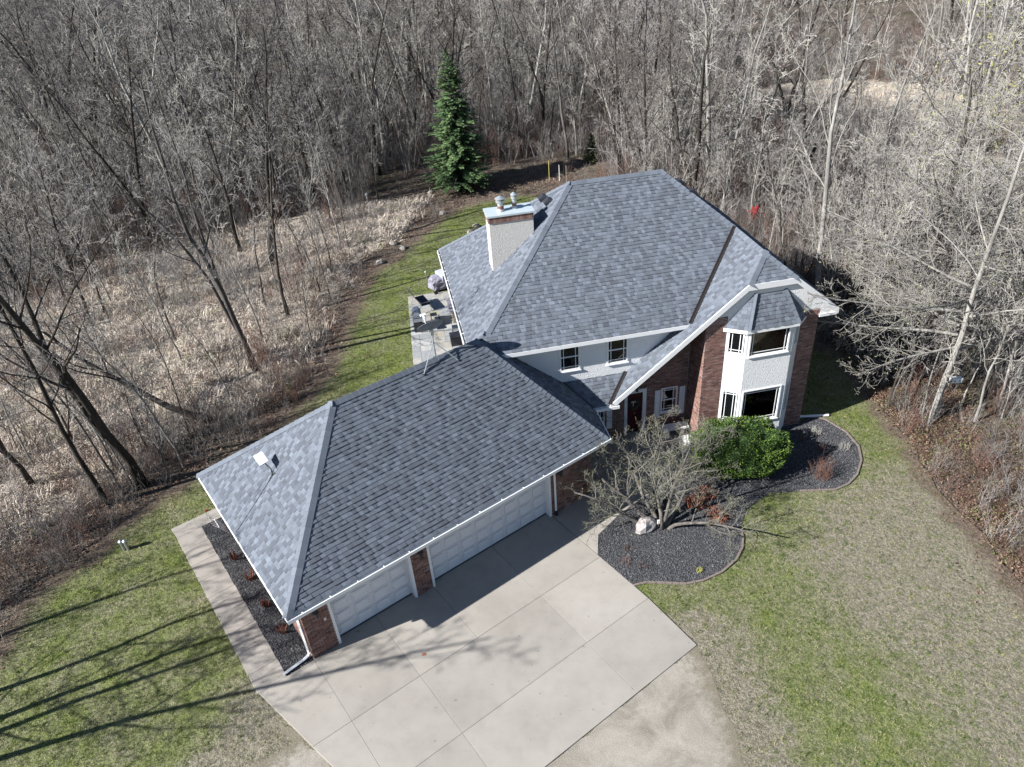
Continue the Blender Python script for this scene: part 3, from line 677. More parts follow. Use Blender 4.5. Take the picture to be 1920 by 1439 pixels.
nBF = (UP - (1.19 / .57) * MY).normalized()
nBL = ((M(10.4, -1.02, ZB) - M(9.66, -.53, ZB)).cross(M(10.8, YF, 6.64) - M(9.66, -.53, ZB))).normalized(); nBR = ((M(13.08, -.53, ZB) - M(12.54, -1.02, ZB)).cross(M(12.12, YF, 6.64) - M(12.54, -1.02, ZB))).normalized()
caps(M(10.40, -1.02, ZB), M(10.8, YF, 6.64), nBF, nBL, .13); caps(M(12.54, -1.02, ZB), M(12.12, YF, 6.64), nBF, nBR, .13)
def valley(a, b, na, nb, w):
    d = (b - a).normalized(); sa = na.cross(d); sa = sa if sa.z > 0 else -sa; sb = nb.cross(d); sb = sb if sb.z > 0 else -sb
    m = MB(); h = (na + nb).normalized() * .055
    for s_, nn in ((sa, na), (sb, nb)):
        m.add([a + h, a + s_ * w + nn * .044, b + s_ * w + nn * .044, b + h], [[0, 1, 2, 3]])
    m.build('valley_flashing', 'valley_metal', roof)
valley(Vb, Vt, nMF, nML, .105); valley(LB, M(xlow + YU + EW, YU, ZG + S * (YU + EW)), nMF, nML, .105); valley(K_, W1, nMF, nMR, .05)

# walls ---------------------------------------------------------------
mortar = MB(); stucco = MB(); BR = []
def P3(o, u, a, z): return o + u * a + UP * z
def wall(mbw, o, u, n, w, z0, z1, holes=(), clips=()):
    us = sorted({0, w} | {max(0, min(w, h[i])) for h in holes for i in (0, 1)}); zs = sorted({z0, z1} | {h[i] for h in holes for i in (2, 3)})
    for a, b in zip(us, us[1:]):
        for c, d in zip(zs, zs[1:]):
            if any(h[0] < (a + b) / 2 < h[1] and h[2] < (c + d) / 2 < h[3] for h in holes): continue
            q = [(a, c), (b, c), (b, d), (a, d)]
            for k in clips:
                q = clip2(q, *k)
                if len(q) < 3: break
            if len(q) > 2: mbw.poly([P3(o, u, *p) for p in (q if u.cross(UP).dot(n) > 0 else q[::-1])])
def bricks(o, u, n, w, z0, z1, holes=(), clips=(), near=False):
    r = 0; z = z0 + .004
    while z + .058 < z1 + .01:
        x = -.105 * (r % 2)
        while x < w:
            seg = [(max(0, x), min(w, x + .203))]
            for h in holes:
                if h[2] - .02 < z + .03 < h[3] + .02:
                    ns = []
                    for a, b in seg:
                        if b <= h[0] or a >= h[1]: ns.append((a, b))
                        else:
                            if a < h[0]: ns.append((a, h[0]))
                            if b > h[1]: ns.append((h[1], b))
                    seg = ns
            for a, b in seg:
                if b - a < .035: continue
                c = ((a + b) / 2, z + .03)
                if all((k[1][0] - k[0][0]) * (c[1] + .03 - k[0][1]) - (k[1][1] - k[0][1]) * (c[0] - k[0][0]) > 0 for k in clips):
                    BR.append((o + u * a + UP * z, u, n, b - a, min(1, max(0, rgh.gauss(.5, .24))), near and b - a > .2))
            x += .213
        z += .0677; r += 1
def soldier(o, u, n, a, b, z):                        # row of bricks on end over an opening
    x = a
    while x < b - .05:
        BR.append((o + u * x + UP * z, u, n, -.057, rgh.uniform(.2, .8), False)); x += .0677
# garage front: openings for the two doors
D1, D2 = (1.30, 4.28), (4.90 + .10, 10.23)
gf = G(OG, OG); wg = 12.25 - OG
holesG = [(D1[0] - OG, D1[1] - OG, -1, 2.22), (4.90 - OG, D2[1] - OG, -1, 2.22)]
wall(mortar, gf, GX, -GY, wg, 0, 2.56, holesG); bricks(gf, GX, -GY, wg, 0, 2.56, holesG, (), True)
gl0 = G(OG, 8.0); wall(mortar, gl0, -GY, -GX, 8.0 - OG, 0, 2.56); bricks(gl0, -GY, -GX, 8.0 - OG, 0, 2.56)
gc = to_m(G(12.25, OG)); gs = M(gc.x, gc.y); wall(mortar, gs, MY, MX, YE - gc.y, 0, 2.9)
# entry wall, wing and bay
# limit under the wing's left roof slope, in wall coordinates (x from x0)
def under(x0, drop=.10): return [((XR - x0, zr - drop), (-20 - x0, zr - drop - S * (XR + 20)))]
x0 = xc - .3; ew = 9.0 - x0
DOOR = (6.24, 7.2, 0.0, 2.26); WIN = (7.86, 8.55, .86, 2.09); WINL = (4.72, 5.36, .56, 1.66)
hE = [tuple(h[i] - (x0 if i < 2 else 0) for i in range(4)) for h in (DOOR, WIN, WINL)]
eo = M(x0, YE); wall(mortar, eo, MX, -MY, ew, 0, 6, hE, under(x0)); bricks(eo, MX, -MY, ew, 0, 6, hE, under(x0))
soldier(eo, MX, -MY, DOOR[0] - x0, DOOR[1] - x0, 2.27); soldier(eo, MX, -MY, WIN[0] - x0, WIN[1] - x0, 2.10)
lo = M(9.0, YE); zt9 = zr - S * (XR - 9.0) - .1
wall(mortar, lo, -MY, -MX, YE - YF, 0, zt9); bricks(lo, -MY, -MX, YE - YF, 0, zt9)
fo = M(9.0, YF); hb = [(BAY_L[0] - 9.0, BAY_R[0] - 9.0, -1, 5.40)]
wall(mortar, fo, MX, -MY, 4.65, 0, 5.60, hb, under(9.0)); bricks(fo, MX, -MY, BAY_L[0] - 9.0, 0, 5.9, (), under(9.0)); bricks(fo + MX * (BAY_R[0] - 9.0), MX, -MY, 13.65 - BAY_R[0], 0, 5.60)
rs = M(13.65, YF); far = MB(); wall(far, rs, MY, MX, 10.0 - YF, 0, 5.4)
wall(far, M(13.65, 10.0), -MX, MY, 13.15, 0, 5.4); wall(far, G(OG, 8.0), GX, GY, 11.5, 0, 2.56); wall(far, M(.5, 10.0), -MY, -MX, 9.6, 0, 5.4)
far.build('rear_walls', 'brick_far', house)
gm = MB(); rr = lambda x: zr - .06 - S * abs(XR - x)
gm.poly([M(9.0, YF - .004, 5.6), M(13.65, YF - .004, 5.6), M(13.65, YF - .004, 5.27), M(14.37, YF - .004, 5.27), M(14.37, YF - .004, rr(14.37)), M(xJR, YF - .004, ZJ - .08), M(xJL, YF - .004, ZJ - .08), M(9.0, YF - .004, rr(9.0))])
gm.build('gable_wall', 'stucco', house)
us = MB(); hU = [(3.45, 4.23, 4.07, 5.27), (5.36, 6.18, 4.05, 5.26)]
wall(us, M(.5, YU), MX, -MY, 8.05, 3.3, 5.4, [(a - .5, b - .5, c, d) for a, b, c, d in hU], [((-20 - .5, zr - .03 - S * (XR + 20)), (XR - .5, zr - .03))]); us.build('upper_wall', 'stucco', house)
bw = MB(); BAYW = {}
for nm, a, b in (('left', BAY_L, BAY_FL), ('front', BAY_FL, BAY_FR), ('right', BAY_FR, BAY_R)):
    pa, pb = M(*a), M(*b); L = (pb - pa).length; u = (pb - pa) / L; nn = u.cross(UP)
    if nm == 'front': H = [(.12, 1.74, 4.19, 5.38), (.11, 1.73, .96, 2.54)]
    else: H = [(.10, L - .13, 4.30, 5.36), (.10, L - .13, 1.05, 2.50)]
    wall(bw, pa, u, nn, L, 0, 5.44, H); BAYW[nm] = (pa, u, nn, H)
bw.build('bay_wall', 'stucco', house)
tr = MB()
for nm in BAYW:
    pa, u, nn, H = BAYW[nm]
    L = 1.92 if nm == 'front' else (M(*BAY_L) - M(*BAY_FL)).length if nm == 'left' else (M(*BAY_R) - M(*BAY_FR)).length
mortar.build('brick_wall', 'mortar', house)
BMESH = {}; br_rest = MB(); PR = .010; DP = .035
near = sorted([b for b in BR if b[5]], key=lambda b: (b[0] - CAM).length)[:300]; nid = {id(b) for b in near}
for b in BR:
    p, u, n, L, tt, _ = b
    if id(b) in nid:
        tq = round(tt * 5) / 5
        if tq not in BMESH:
            m = MB(); m.box((0, 0, 0), Vector((.203, 0, 0)), Vector((0, DP, 0)), Vector((0, 0, .0555)), tq); BMESH[tq] = m.mesh('brick', 'brick')
        o = bpy.data.objects.new('brick', BMESH[tq]); COL.objects.link(o); o.parent = house
        q = p + n * PR - ROOT['house']; y = -n
        o.matrix_local = Matrix(((u.x, y.x, 0, q.x), (u.y, y.y, 0, q.y), (u.z, y.z, 1, q.z), (0, 0, 0, 1)))
    elif L < 0: br_rest.box(p + n * PR, u * .057, -n * DP, UP * .2, tt, False)
    else: br_rest.box(p + n * PR, u * L, -n * DP, UP * .0555, tt, False)
tag(br_rest.build('bricks', 'brick', house), None, None, None, 'stuff')

# trim: fascias, rakes, gutters, soffits ---------------------------------
def board(name, a, b, out, h, t=.035, mat='white_trim', top=0.0):
    m = MB(); m.box(a + UP * (top - h), b - a, out * t, UP * h); return m.build(name, mat, house)
def rake(a, b, out, h=.22, t=.04, top=.02):
    m = MB(); m.box(a + UP * (top - h), b - a, out * t, UP * h); return m.build('rake_board', 'white_trim', house)
def gutter(a, b, out, hang=.9):
    d = (b - a).normalized(); m = MB(); w, h, t = .125, .115, .012
    o = a - UP * .035
    m.box(o - UP * h, b - a, out * w, UP * t); m.box(o - UP * h + UP * t, b - a, out * t, UP * (h - t)); m.box(o - UP * h + out * (w - t) + UP * t, b - a, out * t, UP * (h - t))
    m.box(o + out * (w - .03), b - a, out * .034, UP * .014)
    for e_, k in ((a, 1), (b, -1)): m.box(e_ - UP * (.035 + h - t) + out * t, d * t * k, out * (w - 2 * t), UP * (h - t - .01))
    g = m.build('gutter', 'white_trim', house); mi = MB(); mi.box(o - UP * (h - t - .001) + out * (t + .002), b - a, out * (w - 2 * t - .004), UP * .004); mi.build('gutter_floor', 'gutter_inside', g)
    L = (b - a).length; k = int(L / hang)
    for i in range(k):
        mh = MB(); mh.box(o + d * ((i + .5) * L / k) + out * .0, d * .03, out * (w + .004), UP * .012); mh.build('gutter_hanger', 'white_trim', g)
    board('fascia', a - UP * .01, b - UP * .01, -out, .18, .03); return g
gutter(G(-.03, 0, ZG), G(LG + .09, 0, ZG), -GY); gutter(C_ + MX * .0 - MY * .02, K_ + MY * .1, MX); gutter(M(xc + .02, -EW, ZG), M(xlow + .35, -EW, ZG), -MY)
gutter(M(0, WM, ZM), M(0, .62, ZM), -MX)
board('fascia', B_, A, -GX, .17); board('fascia', M(.35, 0, ZM), Vb - MX * .02, -MY, .16, .03); board('fascia', M(LM, -EW, ZM), M(LM, WM, ZM), MX, .17)
rake(JL, M(8.552, -EW, ZM), -MY, .26); rake(M(8.552, -EW, ZM), LB, -MY, .26); rake(JL, JR, -MY, .24); rake(JR, RB, -MY, .26)
sf = MB(); zs_ = ZG - .175
sf.poly([G(0, 0, zs_), G(0, WG, zs_), G(12, WG, zs_), M(xc - .02, -EW, zs_), G(LG, 0, zs_)]); zs_ = ZM - .18
for x0_, x1_, y0_, y1_ in ((.2, 8.5, .02, .5), (0, .55, .3, WM), (13.6, 14.4, -.5, WM)): sf.poly([M(x0_, y0_, zs_), M(x0_, y1_, zs_), M(x1_, y1_, zs_), M(x1_, y0_, zs_)])
sf.build('soffit', 'white_trim', house)
m = MB(); m.box(M(13.66, -EW + .03, ZM - .30), MX * .73, MY * .045, UP * .10); m.build('eave_return', 'white_trim', house)
m = MB()
for a, b in ((M(9.66, -.53, ZB), M(10.40, -1.02, ZB)), (M(10.40, -1.02, ZB), M(12.54, -1.02, ZB)), (M(12.54, -1.02, ZB), M(13.08, -.53, ZB))):
    o_ = (b - a).normalized().cross(UP); m.box(a - UP * .16, b - a, -o_ * .04, UP * .165)
m.build('bay_fascia', 'white_trim', house)
m = MB(); m.poly([M(9.7, YF, ZB - .15), M(10.42, -1.0, ZB - .15), M(12.52, -1.0, ZB - .15), M(13.0, YF, ZB - .15)]); m.build('bay_soffit', 'white_trim', house)

# windows -----------------------------------------------------------------
def window(o, u, n, h, style='hung', pane_mat='glass', tw=.06, sill=True):
    """h = (a, b, z0, z1) of the opening on the wall plane through o"""
    a, b, z0, z1 = h; w, hh = b - a, z1 - z0; Q = lambda x, z, out: o + u * (a + x) + UP * (z0 + z) + n * out
    f = MB(); t = tw
    for x, z, ww, h2 in ((-.02, -.02, w + .04, t), (-.02, hh - t + .02, w + .04, t), (-.02, t - .02, t, hh - 2 * t + .04), (w - t + .02, t - .02, t, hh - 2 * t + .04)):
        f.box(Q(x, z, -.05), u * ww, n * .085, UP * h2)
    win = f.build('window', 'white_trim', house)
    if sill:
        s_ = MB(); s_.box(Q(-.05, -.06, -.02), u * (w + .1), n * .09, UP * .042); s_.build('sill', 'white_trim', win)
    iw, ih = w - 2 * t + .04, hh - 2 * t + .04; ix, iz = t - .02, t - .02
    halves = [(iz, ih)] if style != 'hung' else [(iz, ih / 2 - .015), (iz + ih / 2 + .015, ih / 2 - .015)]
    if style == 'hung':
        r = MB(); r.box(Q(ix, iz + ih / 2 - .02, -.03), u * iw, n * .045, UP * .04); r.build('meeting_rail', 'white_trim', win)
    for k, (pz, ph) in enumerate(halves):
        p = MB(); p.box(Q(ix, pz, -.034 - .006 * k), u * iw, n * .008, UP * ph); p.build('pane', pane_mat, win)
        g = .024; mm = MB(); m1 = .11 if style != 'side' else .10
        vx = [m1, iw - m1]; hz = [ph - .10] if style == 'hung' and k == 1 else ([.10] if style == 'hung' else [.11, ph - .11])
        for x in vx: mm.box(Q(ix + x - g / 2, pz, -.024), u * g, n * .014, UP * ph)
        for z in hz: mm.box(Q(ix, pz + z - g / 2, -.022), u * iw, n * .014, UP * g)
        mm.build('muntin_grid', 'white_trim', win)
    return win
for h in hU: window(M(0, YU), MX, -MY, h)
window(M(0, YE), MX, -MY, WIN); window(M(0, YE), MX, -MY, WINL)
for nm in BAYW:
    pa, u, nn, H = BAYW[nm]
    for h in H: window(pa, u, nn, h, 'front' if nm == 'front' else 'side', 'clear_glass' if nm == 'front' else 'glass', .05, nm == 'front')
for a, b, z0, z1 in ((7.57, 7.80, .64, 2.05), (8.66, 8.90, .64, 2.05), (5.46, 5.70, .50, 1.62)):   # louvred shutters
    m = MB(); o = M(a, YE); w = b - a
    for x, z, ww, hh in ((0, z0, .035, z1 - z0), (w - .035, z0, .035, z1 - z0), (.035, z0, w - .07, .06), (.035, z1 - .06, w - .07, .06), (.035, (z0 + z1) / 2 - .03, w - .07, .06)): m.box(o + MX * x + UP * z - MY * .05, MX * ww, MY * .045, UP * hh)
    sh = m.build('shutter', 'white_trim', house); m = MB(); z = z0 + .06
    while z < z1 - .07:
        m.add([o + MX * .035 + UP * z - MY * .045, o + MX * (w - .035) + UP * z - MY * .045, o + MX * (w - .035) + UP * (z + .05) - MY * .015, o + MX * .035 + UP * (z + .05) - MY * .015], [[0, 1, 2, 3]]); z += .045
    m.build('louvres', 'white_trim', sh)
# rooms behind the big bay panes
for z0, z1 in ((.15, 2.75), (3.15, 5.40)):
    m = MB(); a = [M(10.0, -.36, z0), M(12.8, -.36, z0), M(12.8, 3.0, z0), M(10.0, 3.0, z0)]; b = [p + UP * (z1 - z0) for p in a]
    f0 = [M(10.55, -.84, z0), M(12.37, -.84, z0)]; f1 = [p + UP * (z1 - z0) for p in f0]
    m.poly([f0[0], f0[1], a[1], a[2], a[3], a[0]]); m.poly([f1[0], f1[1], b[1], b[2], b[3], b[0]][::-1])
    for i in (1, 2, 3): m.poly([a[i], b[i], b[(i + 1) % 4], a[(i + 1) % 4]])
    m.build('room', 'interior', house)
lamp = thing('table_lamp', 'white shaded lamp seen through the lower bay window', 'lamp', M(11.05, -.35, .15))
m = MB(); m.lathe(M(11.05, -.35, .15), [(.16, 0), (.16, .03), (.03, .06), (.03, 1.25), (.02, 1.3)], 10); m.build('stand', 'cream', lamp)
m = MB(); m.lathe(M(11.05, -.35, 1.40), [(.20, 0), (.19, .02), (.13, .24), (.12, .25)], 14); m.build('lamp_shade', 'white_panel', lamp)
arm = thing('armchair', 'white armchair seen through the upper bay window', 'chair', M(11.6, -.25, 3.15))
m = MB(); m.box(M(11.35, -.5, 3.35), MX * .5, MY * .5, UP * .14); m.build('seat', 'white_panel', arm); m = MB(); m.box(M(11.35, -.04, 3.49), MX * .5, MY * .1, UP * .55); m.build('backrest', 'white_panel', arm)
for q in ((11.37, -.48), (11.8, -.48), (11.37, .0), (11.8, .0)): m = MB(); m.box(M(*q, 3.15), MX * .04, MY * .04, UP * .2); m.build('leg', 'cream', arm)

# doors ---------------------------------------------------------------------
YD = .69
def garage_door(a, b, cols):
    w = b - a; H = 2.2; m = MB(); m.box(G(a, YD, 0.02), GX * w, GY * .05, UP * (H - .02)); dr = m.build('garage_door', 'door_paint', house)
    pw = w / cols; ph = (H - .02) / 4; proto = None
    for r in range(4):
        for c in range(cols):
            x, z = a + c * pw + .07, .02 + r * ph + .075; ww, hh = pw - .14, ph - .15
            if proto is None:
                p = MB(); i = .045
                o1 = [(0, 0), (ww, 0), (ww, hh), (0, hh)]; o2 = [(i, i), (ww - i, i), (ww - i, hh - i), (i, hh - i)]; o3 = [(i + .03, i + .03), (ww - i - .03, i + .03), (ww - i - .03, hh - i - .03), (i + .03, hh - i - .03)]
                vs = [Vector((q[0], -.002, q[1])) for q in o1] + [Vector((q[0], -.020, q[1])) for q in o2] + [Vector((q[0], -.020, q[1])) for q in o3]
                vs = [Vector((q[0], -.003, q[1])) for q in o1] + [Vector((q[0], .012, q[1])) for q in o2] + [Vector((q[0], -.012, q[1])) for q in o3]
                p.add(vs, [[0, 1, 5, 4], [1, 2, 6, 5], [2, 3, 7, 6], [3, 0, 4, 7], [4, 5, 9, 8], [5, 6, 10, 9], [6, 7, 11, 10], [7, 4, 8, 11], [8, 9, 10, 11]]); proto = p.mesh('panel', 'door_paint')
            o = bpy.data.objects.new('panel', proto); COL.objects.link(o); o.parent = dr
            q = G(x, YD - .014, z) - ROOT['house']; y = GY
            o.matrix_local = Matrix(((GX.x, y.x, 0, q.x), (GX.y, y.y, 0, q.y), (0, 0, 1, q.z), (0, 0, 0, 1)))
        if r: mm = MB(); mm.box(G(a, YD - .004, .02 + r * ph - .006), GX * w, GY * .006, UP * .012); mm.build('section_joint', 'grey_metal', dr)
    m = MB(); m.box(G(a, YD - .03, 0), GX * w, GY * .03, UP * .03); m.build('door_seal', 'dark_plastic', dr)
    for x in (a - .09, b): m = MB(); m.box(G(x, OG - .012, 0), GX * .09, GY * .30, UP * 2.29); m.build('door_jamb', 'white_trim', house)
    m = MB(); m.box(G(a, OG - .01, 2.2), GX * w, GY * .30, UP * .09); m.build('door_head', 'white_trim', house)
garage_door(1.39, 4.19, 4); garage_door(4.995, 10.14, 8)
x0d, x1d = DOOR[0], DOOR[1]
m = MB()
for x, z, w, h in ((x0d, 0, .13, 2.26), (x1d - .16, 0, .16, 2.26), (x0d + .13, 2.1, x1d - x0d - .29, .16)): m.box(M(x, YE - .03, z), MX * w, MY * .14, UP * h)
dt = m.build('door_frame', 'white_trim', house)
m = MB(); m.box(M(x0d + .13, YE + .05, .04), MX * (x1d - x0d - .29), MY * .05, UP * 2.06); fd = m.build('front_door', 'red_door', house)
for xx, zz, ww, hh in ((.2, .2, .2, .6), (.46, .2, .2, .6)): m = MB(); m.box(M(x0d + xx, YE + .035, zz), MX * ww, MY * .016, UP * hh); m.build('door_panel', 'red_door', fd)
m = MB(); m.box(M(x1d - .22, YE - .02, 1.0), MX * .03, MY * .07, UP * .18); m.build('door_handle', 'black_metal', fd)
m = MB(); m.box(M(x0d, YE - .25, 0), MX * (x1d - x0d), MY * .24, UP * .06); m.build('door_step', 'concrete', house)
# wreath on the door: a thing hanging on it
wr = thing('door_wreath', 'dark green wreath with pale bow hanging on the red front door', 'wreath', M(6.66, YE + .02, 1.5)); m = MB(); rw = random.Random(3)
for i in range(220):
    a = rw.uniform(0, 2 * pi); r = .2 + rw.gauss(0, .035); c = M(6.66 + cos(a) * r, YE + .005 + rw.gauss(0, .02), 1.5 + sin(a) * r); q = Vector((rw.gauss(0, 1), rw.gauss(0, 1), rw.gauss(0, 1))).normalized() * .05; q2 = q.orthogonal().normalized() * .016
    m.add([c - q, c + q2, c + q, c - q2], [[0, 1, 2, 3]], rw.random())
m.build('greenery', 'wreath_green', wr)
m = MB(); m.box(M(6.55, YE - .02, 1.62), MX * .22, MY * .03, UP * .06); m.box(M(6.62, YE - .02, 1.45), MX * .03, MY * .02, UP * .2); m.build('bow', 'cream', wr)
# chimney -------------------------------------------------------------------
cx0, cx1, cy0, cy1 = 1.68, 3.46, 4.2, 5.06
m = MB(); m.box(M(cx0, cy0, 5.8), MX * (cx1 - cx0), MY * (cy1 - cy0), UP * 3.2); ch = m.build('chimney', 'stucco_beige', house)
m = MB(); m.box(M(cx0 - .02, cy0 - .02, 8.985), MX * (cx1 - cx0 + .04), MY * (cy1 - cy0 + .04), UP * .24); m.build('chimney_band', 'mortar', ch)
bm_ = None
def soldier_bricks(o, u, n, L):
    global bm_
    k = int(L / .0677); st = L / k
    for i in range(k):
        m = MB(); m.box(o + u * (i * st + .005), u * (st - .010), n * .016, UP * .235, rgh.uniform(.15, .95)); m.build('band_brick', 'brick', ch)
soldier_bricks(M(cx0 - .02, cy0 - .02, 8.99), MX, -MY, cx1 - cx0 + .04); soldier_bricks(M(cx0 - .02, cy1 + .02, 8.99), -MY, -MX, cy1 - cy0 + .04)
m = MB(); m.box(M(cx0 - .07, cy0 - .07, 9.225), MX * (cx1 - cx0 + .14), MY * (cy1 - cy0 + .14), UP * .07); m.build('chimney_cap', 'cap_metal', ch)
def flue(x, y, r, h, cap):
    o = M(x, y, 9.295); m = MB(); m.lathe(o, [(r * 1.5, 0), (r * 1.35, .05), (r, .10), (r, h)], 16); fl = m.build('flue', 'galvanised', ch)
    m = MB(); m.lathe(o + UP * (h * .28), [(r * 1.08, 0), (r * 1.1, .12)], 16); m.build('flue_band', 'rust', fl)
    m = MB(); m.lathe(o + UP * (h + .02), [(r * .8, -.02), (r * cap * .85, 0), (r * cap * .85, .07), (r * .8, .09), (r * .8, .13), (r * cap, .14), (r * cap, .16), (.02, .25)], 18); m.build('flue_hood', 'galvanised', fl)
flue(2.25, 4.62, .12, .34, 1.75); flue(2.82, 4.68, .085, .40, 1.7)
m = MB(); m.box(M(cx0 - .03, cy0 - .012, 6.86), MX * .02, MY * .01, UP * .1); m.build('chimney_flashing', 'dark_plastic', ch)
# roof vents and pipe ----------------------------------------------------------
def vent(x, y, face):
    if face == 'left': o = M(x, y, ZM + S * x); u, v, n = MY, nML.cross(MY), nML
    else: o = M(x, y, ZM + S * (LM - x)); u, v, n = MY, nMR.cross(MY), nMR
    if v.z < 0: v = -v
    m = MB(); w, l, h = .36, .40, .17
    a = [o - u * w / 2, o + u * w / 2, o + u * w / 2 + v * l, o - u * w / 2 + v * l]; b = [o - u * w * .45 + v * .02 + n * h, o + u * w * .45 + v * .02 + n * h, o + u * w * .36 + v * l * .7 + n * h, o - u * w * .36 + v * l * .7 + n * h]
    m.add(a + b, [[4, 5, 6, 7], [1, 2, 6, 5], [2, 3, 7, 6], [3, 0, 4, 7], [0, 1, 5, 4]]); m.build('roof_vent', 'dark_plastic', house)
for x, y in ((4.15, 5.95), (4.22, 5.30)): vent(x, y, 'left')
for x, y in ((LM - 4.45, 4.95), (LM - 4.1, 4.45)): vent(x, y, 'right')
m = MB(); m.tube([M(LM - 1.9, .55, ZM + S * 1.9 - .1), M(LM - 1.9, .55, ZM + S * 1.9 + .42)], .055, 10); m.build('vent_pipe', 'black_metal', house)
# downspouts
def spout(pts, name='downspout', w=.085, mat='white_trim'):
    m = MB(); m.tube(pts, w * .62, 4); o = m.build(name, mat, house); return o
spout([G(.12, -.05, 2.62), G(.16, .14, 2.52), G(.36, .56, 2.28), G(.36, .58, .25), G(.31, .59, .12), G(.12, .57, .07), G(-.58, .50, .05)])
d2 = spout([G(10.40, -.05, 2.62), G(10.40, .10, 2.45), G(10.40, .385, 2.25), G(10.40, .385, .2)]); m = MB(); m.tube([G(10.40, .37, .0), G(10.40, .37, .22)], .075, 8); m.build('drain_inlet', 'black_metal', d2)
spout([M(13.9, -.2, 5.3), M(13.72, -.2, 5.1), M(13.72, -.12, .22), M(13.78, -.12, .09), M(14.0, -.14, .06), M(15.1, -.33, .04)])
# wall lanterns
def lantern(o, n, k=1.0):
    u = n.cross(UP); m = MB(); m.box(o - u * .06 - UP * .1, u * .12, n * .03, UP * .22); ln = m.build('wall_lantern', 'black_metal', house)
    m = MB(); c = o + n * .15; m.lathe(c, [(.03, -.16), (.055, -.12), (.075, .10), (.10, .11), (.03, .19), (.01, .24)], 8); m.build('lantern_cage', 'black_metal', ln)
    m = MB(); m.lathe(c, [(.05, -.1), (.068, .085)], 8); m.build('lantern_glass', 'cream', ln); m = MB(); m.tube([o + UP * .05, o + n * .08 + UP * .16, c + UP * .2], .012, 5); m.build('lantern_arm', 'black_metal', ln)
lantern(G(.87, OG - .012, 1.93), -GY); lantern(G(4.62, OG - .012, 1.97), -GY); lantern(G(10.62, OG - .012, 2.02), -GY); lantern(M(6.72, YE - .02, 2.42), -MY)
m = MB(); m.box(G(1.07, OG - .03, 1.36), GX * .075, GY * .03, UP * .12); m.build('keypad', 'cream', house)
# ------------------------------------------------------------------ trees
def rot_away(d, ang, az):
    a = d.orthogonal().normalized(); b = d.cross(a); s = a * cos(az) + b * sin(az)
    return (d * cos(ang) + s * sin(ang)).normalized()
def grow(rg, trunk, crown, p, d, L, r, lvl, q, tips=None):
    """q: dict of the tree's habit; levels 0 trunk .. q['max'] twigs"""
    nseg = (9, 6, 4, 3, 2)[lvl]; wob = q['wob'][lvl]; trop = q['trop'][lvl]; pts = [p.copy()]; dirs = [d.copy()]
    for i in range(nseg):
        d = (d + Vector((rg.gauss(0, wob), rg.gauss(0, wob), rg.gauss(0, wob) + trop))).normalized()
        p = p + d * (L / nseg); pts.append(p.copy()); dirs.append(d.copy())
    end = q.get('end', .25) if lvl == 0 else .3
    rad = [max(q['rmin'], r * (1 - (1 - end) * (i / nseg))) for i in range(nseg + 1)]
    if lvl == 0: rad[0] = r * 1.35; pts[0] = pts[0] - UP * .15
    (trunk if lvl <= q.get('tl', 1) else crown).tube(pts, rad, (8, 5, 4, 3, 3)[lvl], .5, lvl == 0)
    if lvl >= q['max']:
        if tips is not None: tips.append((pts[-1], dirs[-1])); tips.append((pts[1], dirs[1]))
        return
    n = q['n'][lvl]; n = max(1, int(n * rg.uniform(.75, 1.25))); t0 = q['t0'][lvl]; az = rg.uniform(0, 6.3)
    for k in range(n):
        t = t0 + (1 - t0) * ((k + rg.random()) / n); f = t * nseg; i = min(nseg - 1, int(f)); fr = f - i
        pos = pts[i].lerp(pts[i + 1], fr); rr = rad[i] + (rad[i + 1] - rad[i]) * fr; az += 2.4 + rg.gauss(0, .5)
        a = radians(q['ang'][lvl]) * rg.uniform(.7, 1.25); cd_ = rot_away(dirs[i], a, az)
        cl = L * q['len'][lvl] * (1 - q['sh'][lvl] * (t - t0) / (1 - t0 + 1e-6)) * rg.uniform(.65, 1.2)
        grow(rg, trunk, crown, pos, cd_, cl, max(q['rmin'], rr * q['rr'][lvl]), lvl + 1, q, tips)
    if lvl == 0 and q.get('fork'):
        for k in range(q['fork']):
            i = rg.randrange(2, 5); d2 = rot_away(dirs[i], radians(rg.uniform(14, 28)), rg.uniform(0, 6.3)); q2 = dict(q); q2['fork'] = 0
            pts2 = pts[i]; grow(rg, trunk, crown, pts2 + UP * .0, d2, L * (1 - i / nseg) * .95, rad[i] * .78, 0, q2, tips)
BASE = dict(max=4, wob=(.075, .14, .18, .2, .25), trop=(.03, .05, .03, .02, 0), n=(13, 6, 5, 4), t0=(.35, .2, .15, .1), ang=(42, 40, 42, 45), len=(.36, .5, .5, .5), sh=(.6, .5, .4, .3), rr=(.42, .5, .55, .6), rmin=.010)
def habit(**k): d = dict(BASE); d.update(k); return d
def tree_mbs(seed, H, r, q, tips=None, d0=None):
    rg = random.Random(seed); t, c = MB(), MB(); grow(rg, t, c, Vector((0, 0, 0)), d0 or Vector((rg.gauss(0, .03), rg.gauss(0, .03), 1)).normalized(), H, r, 0, q, tips); return t, c
def joined(name, parts):                       # several MBs with their materials in one mesh
    me = bpy.data.meshes.new(name); vs, fs, mi, tt = [], [], [], []
    for k, (m, mat) in enumerate(parts):
        o = len(vs); vs += [tuple(v) for v in m.v]; fs += [[i + o for i in f] for f in m.f]; mi += [k] * len(m.f); tt += m.t
    me.from_pydata(vs, [], fs)
    for _, mat in parts: me.materials.append(MATS[mat])
    me.polygons.foreach_set('material_index', mi); a = me.attributes.new('tint', 'FLOAT', 'FACE'); a.data.foreach_set('value', tt); me.update(); return me
VAR = []                                       # (trunk mesh, crown mesh, height, kind)
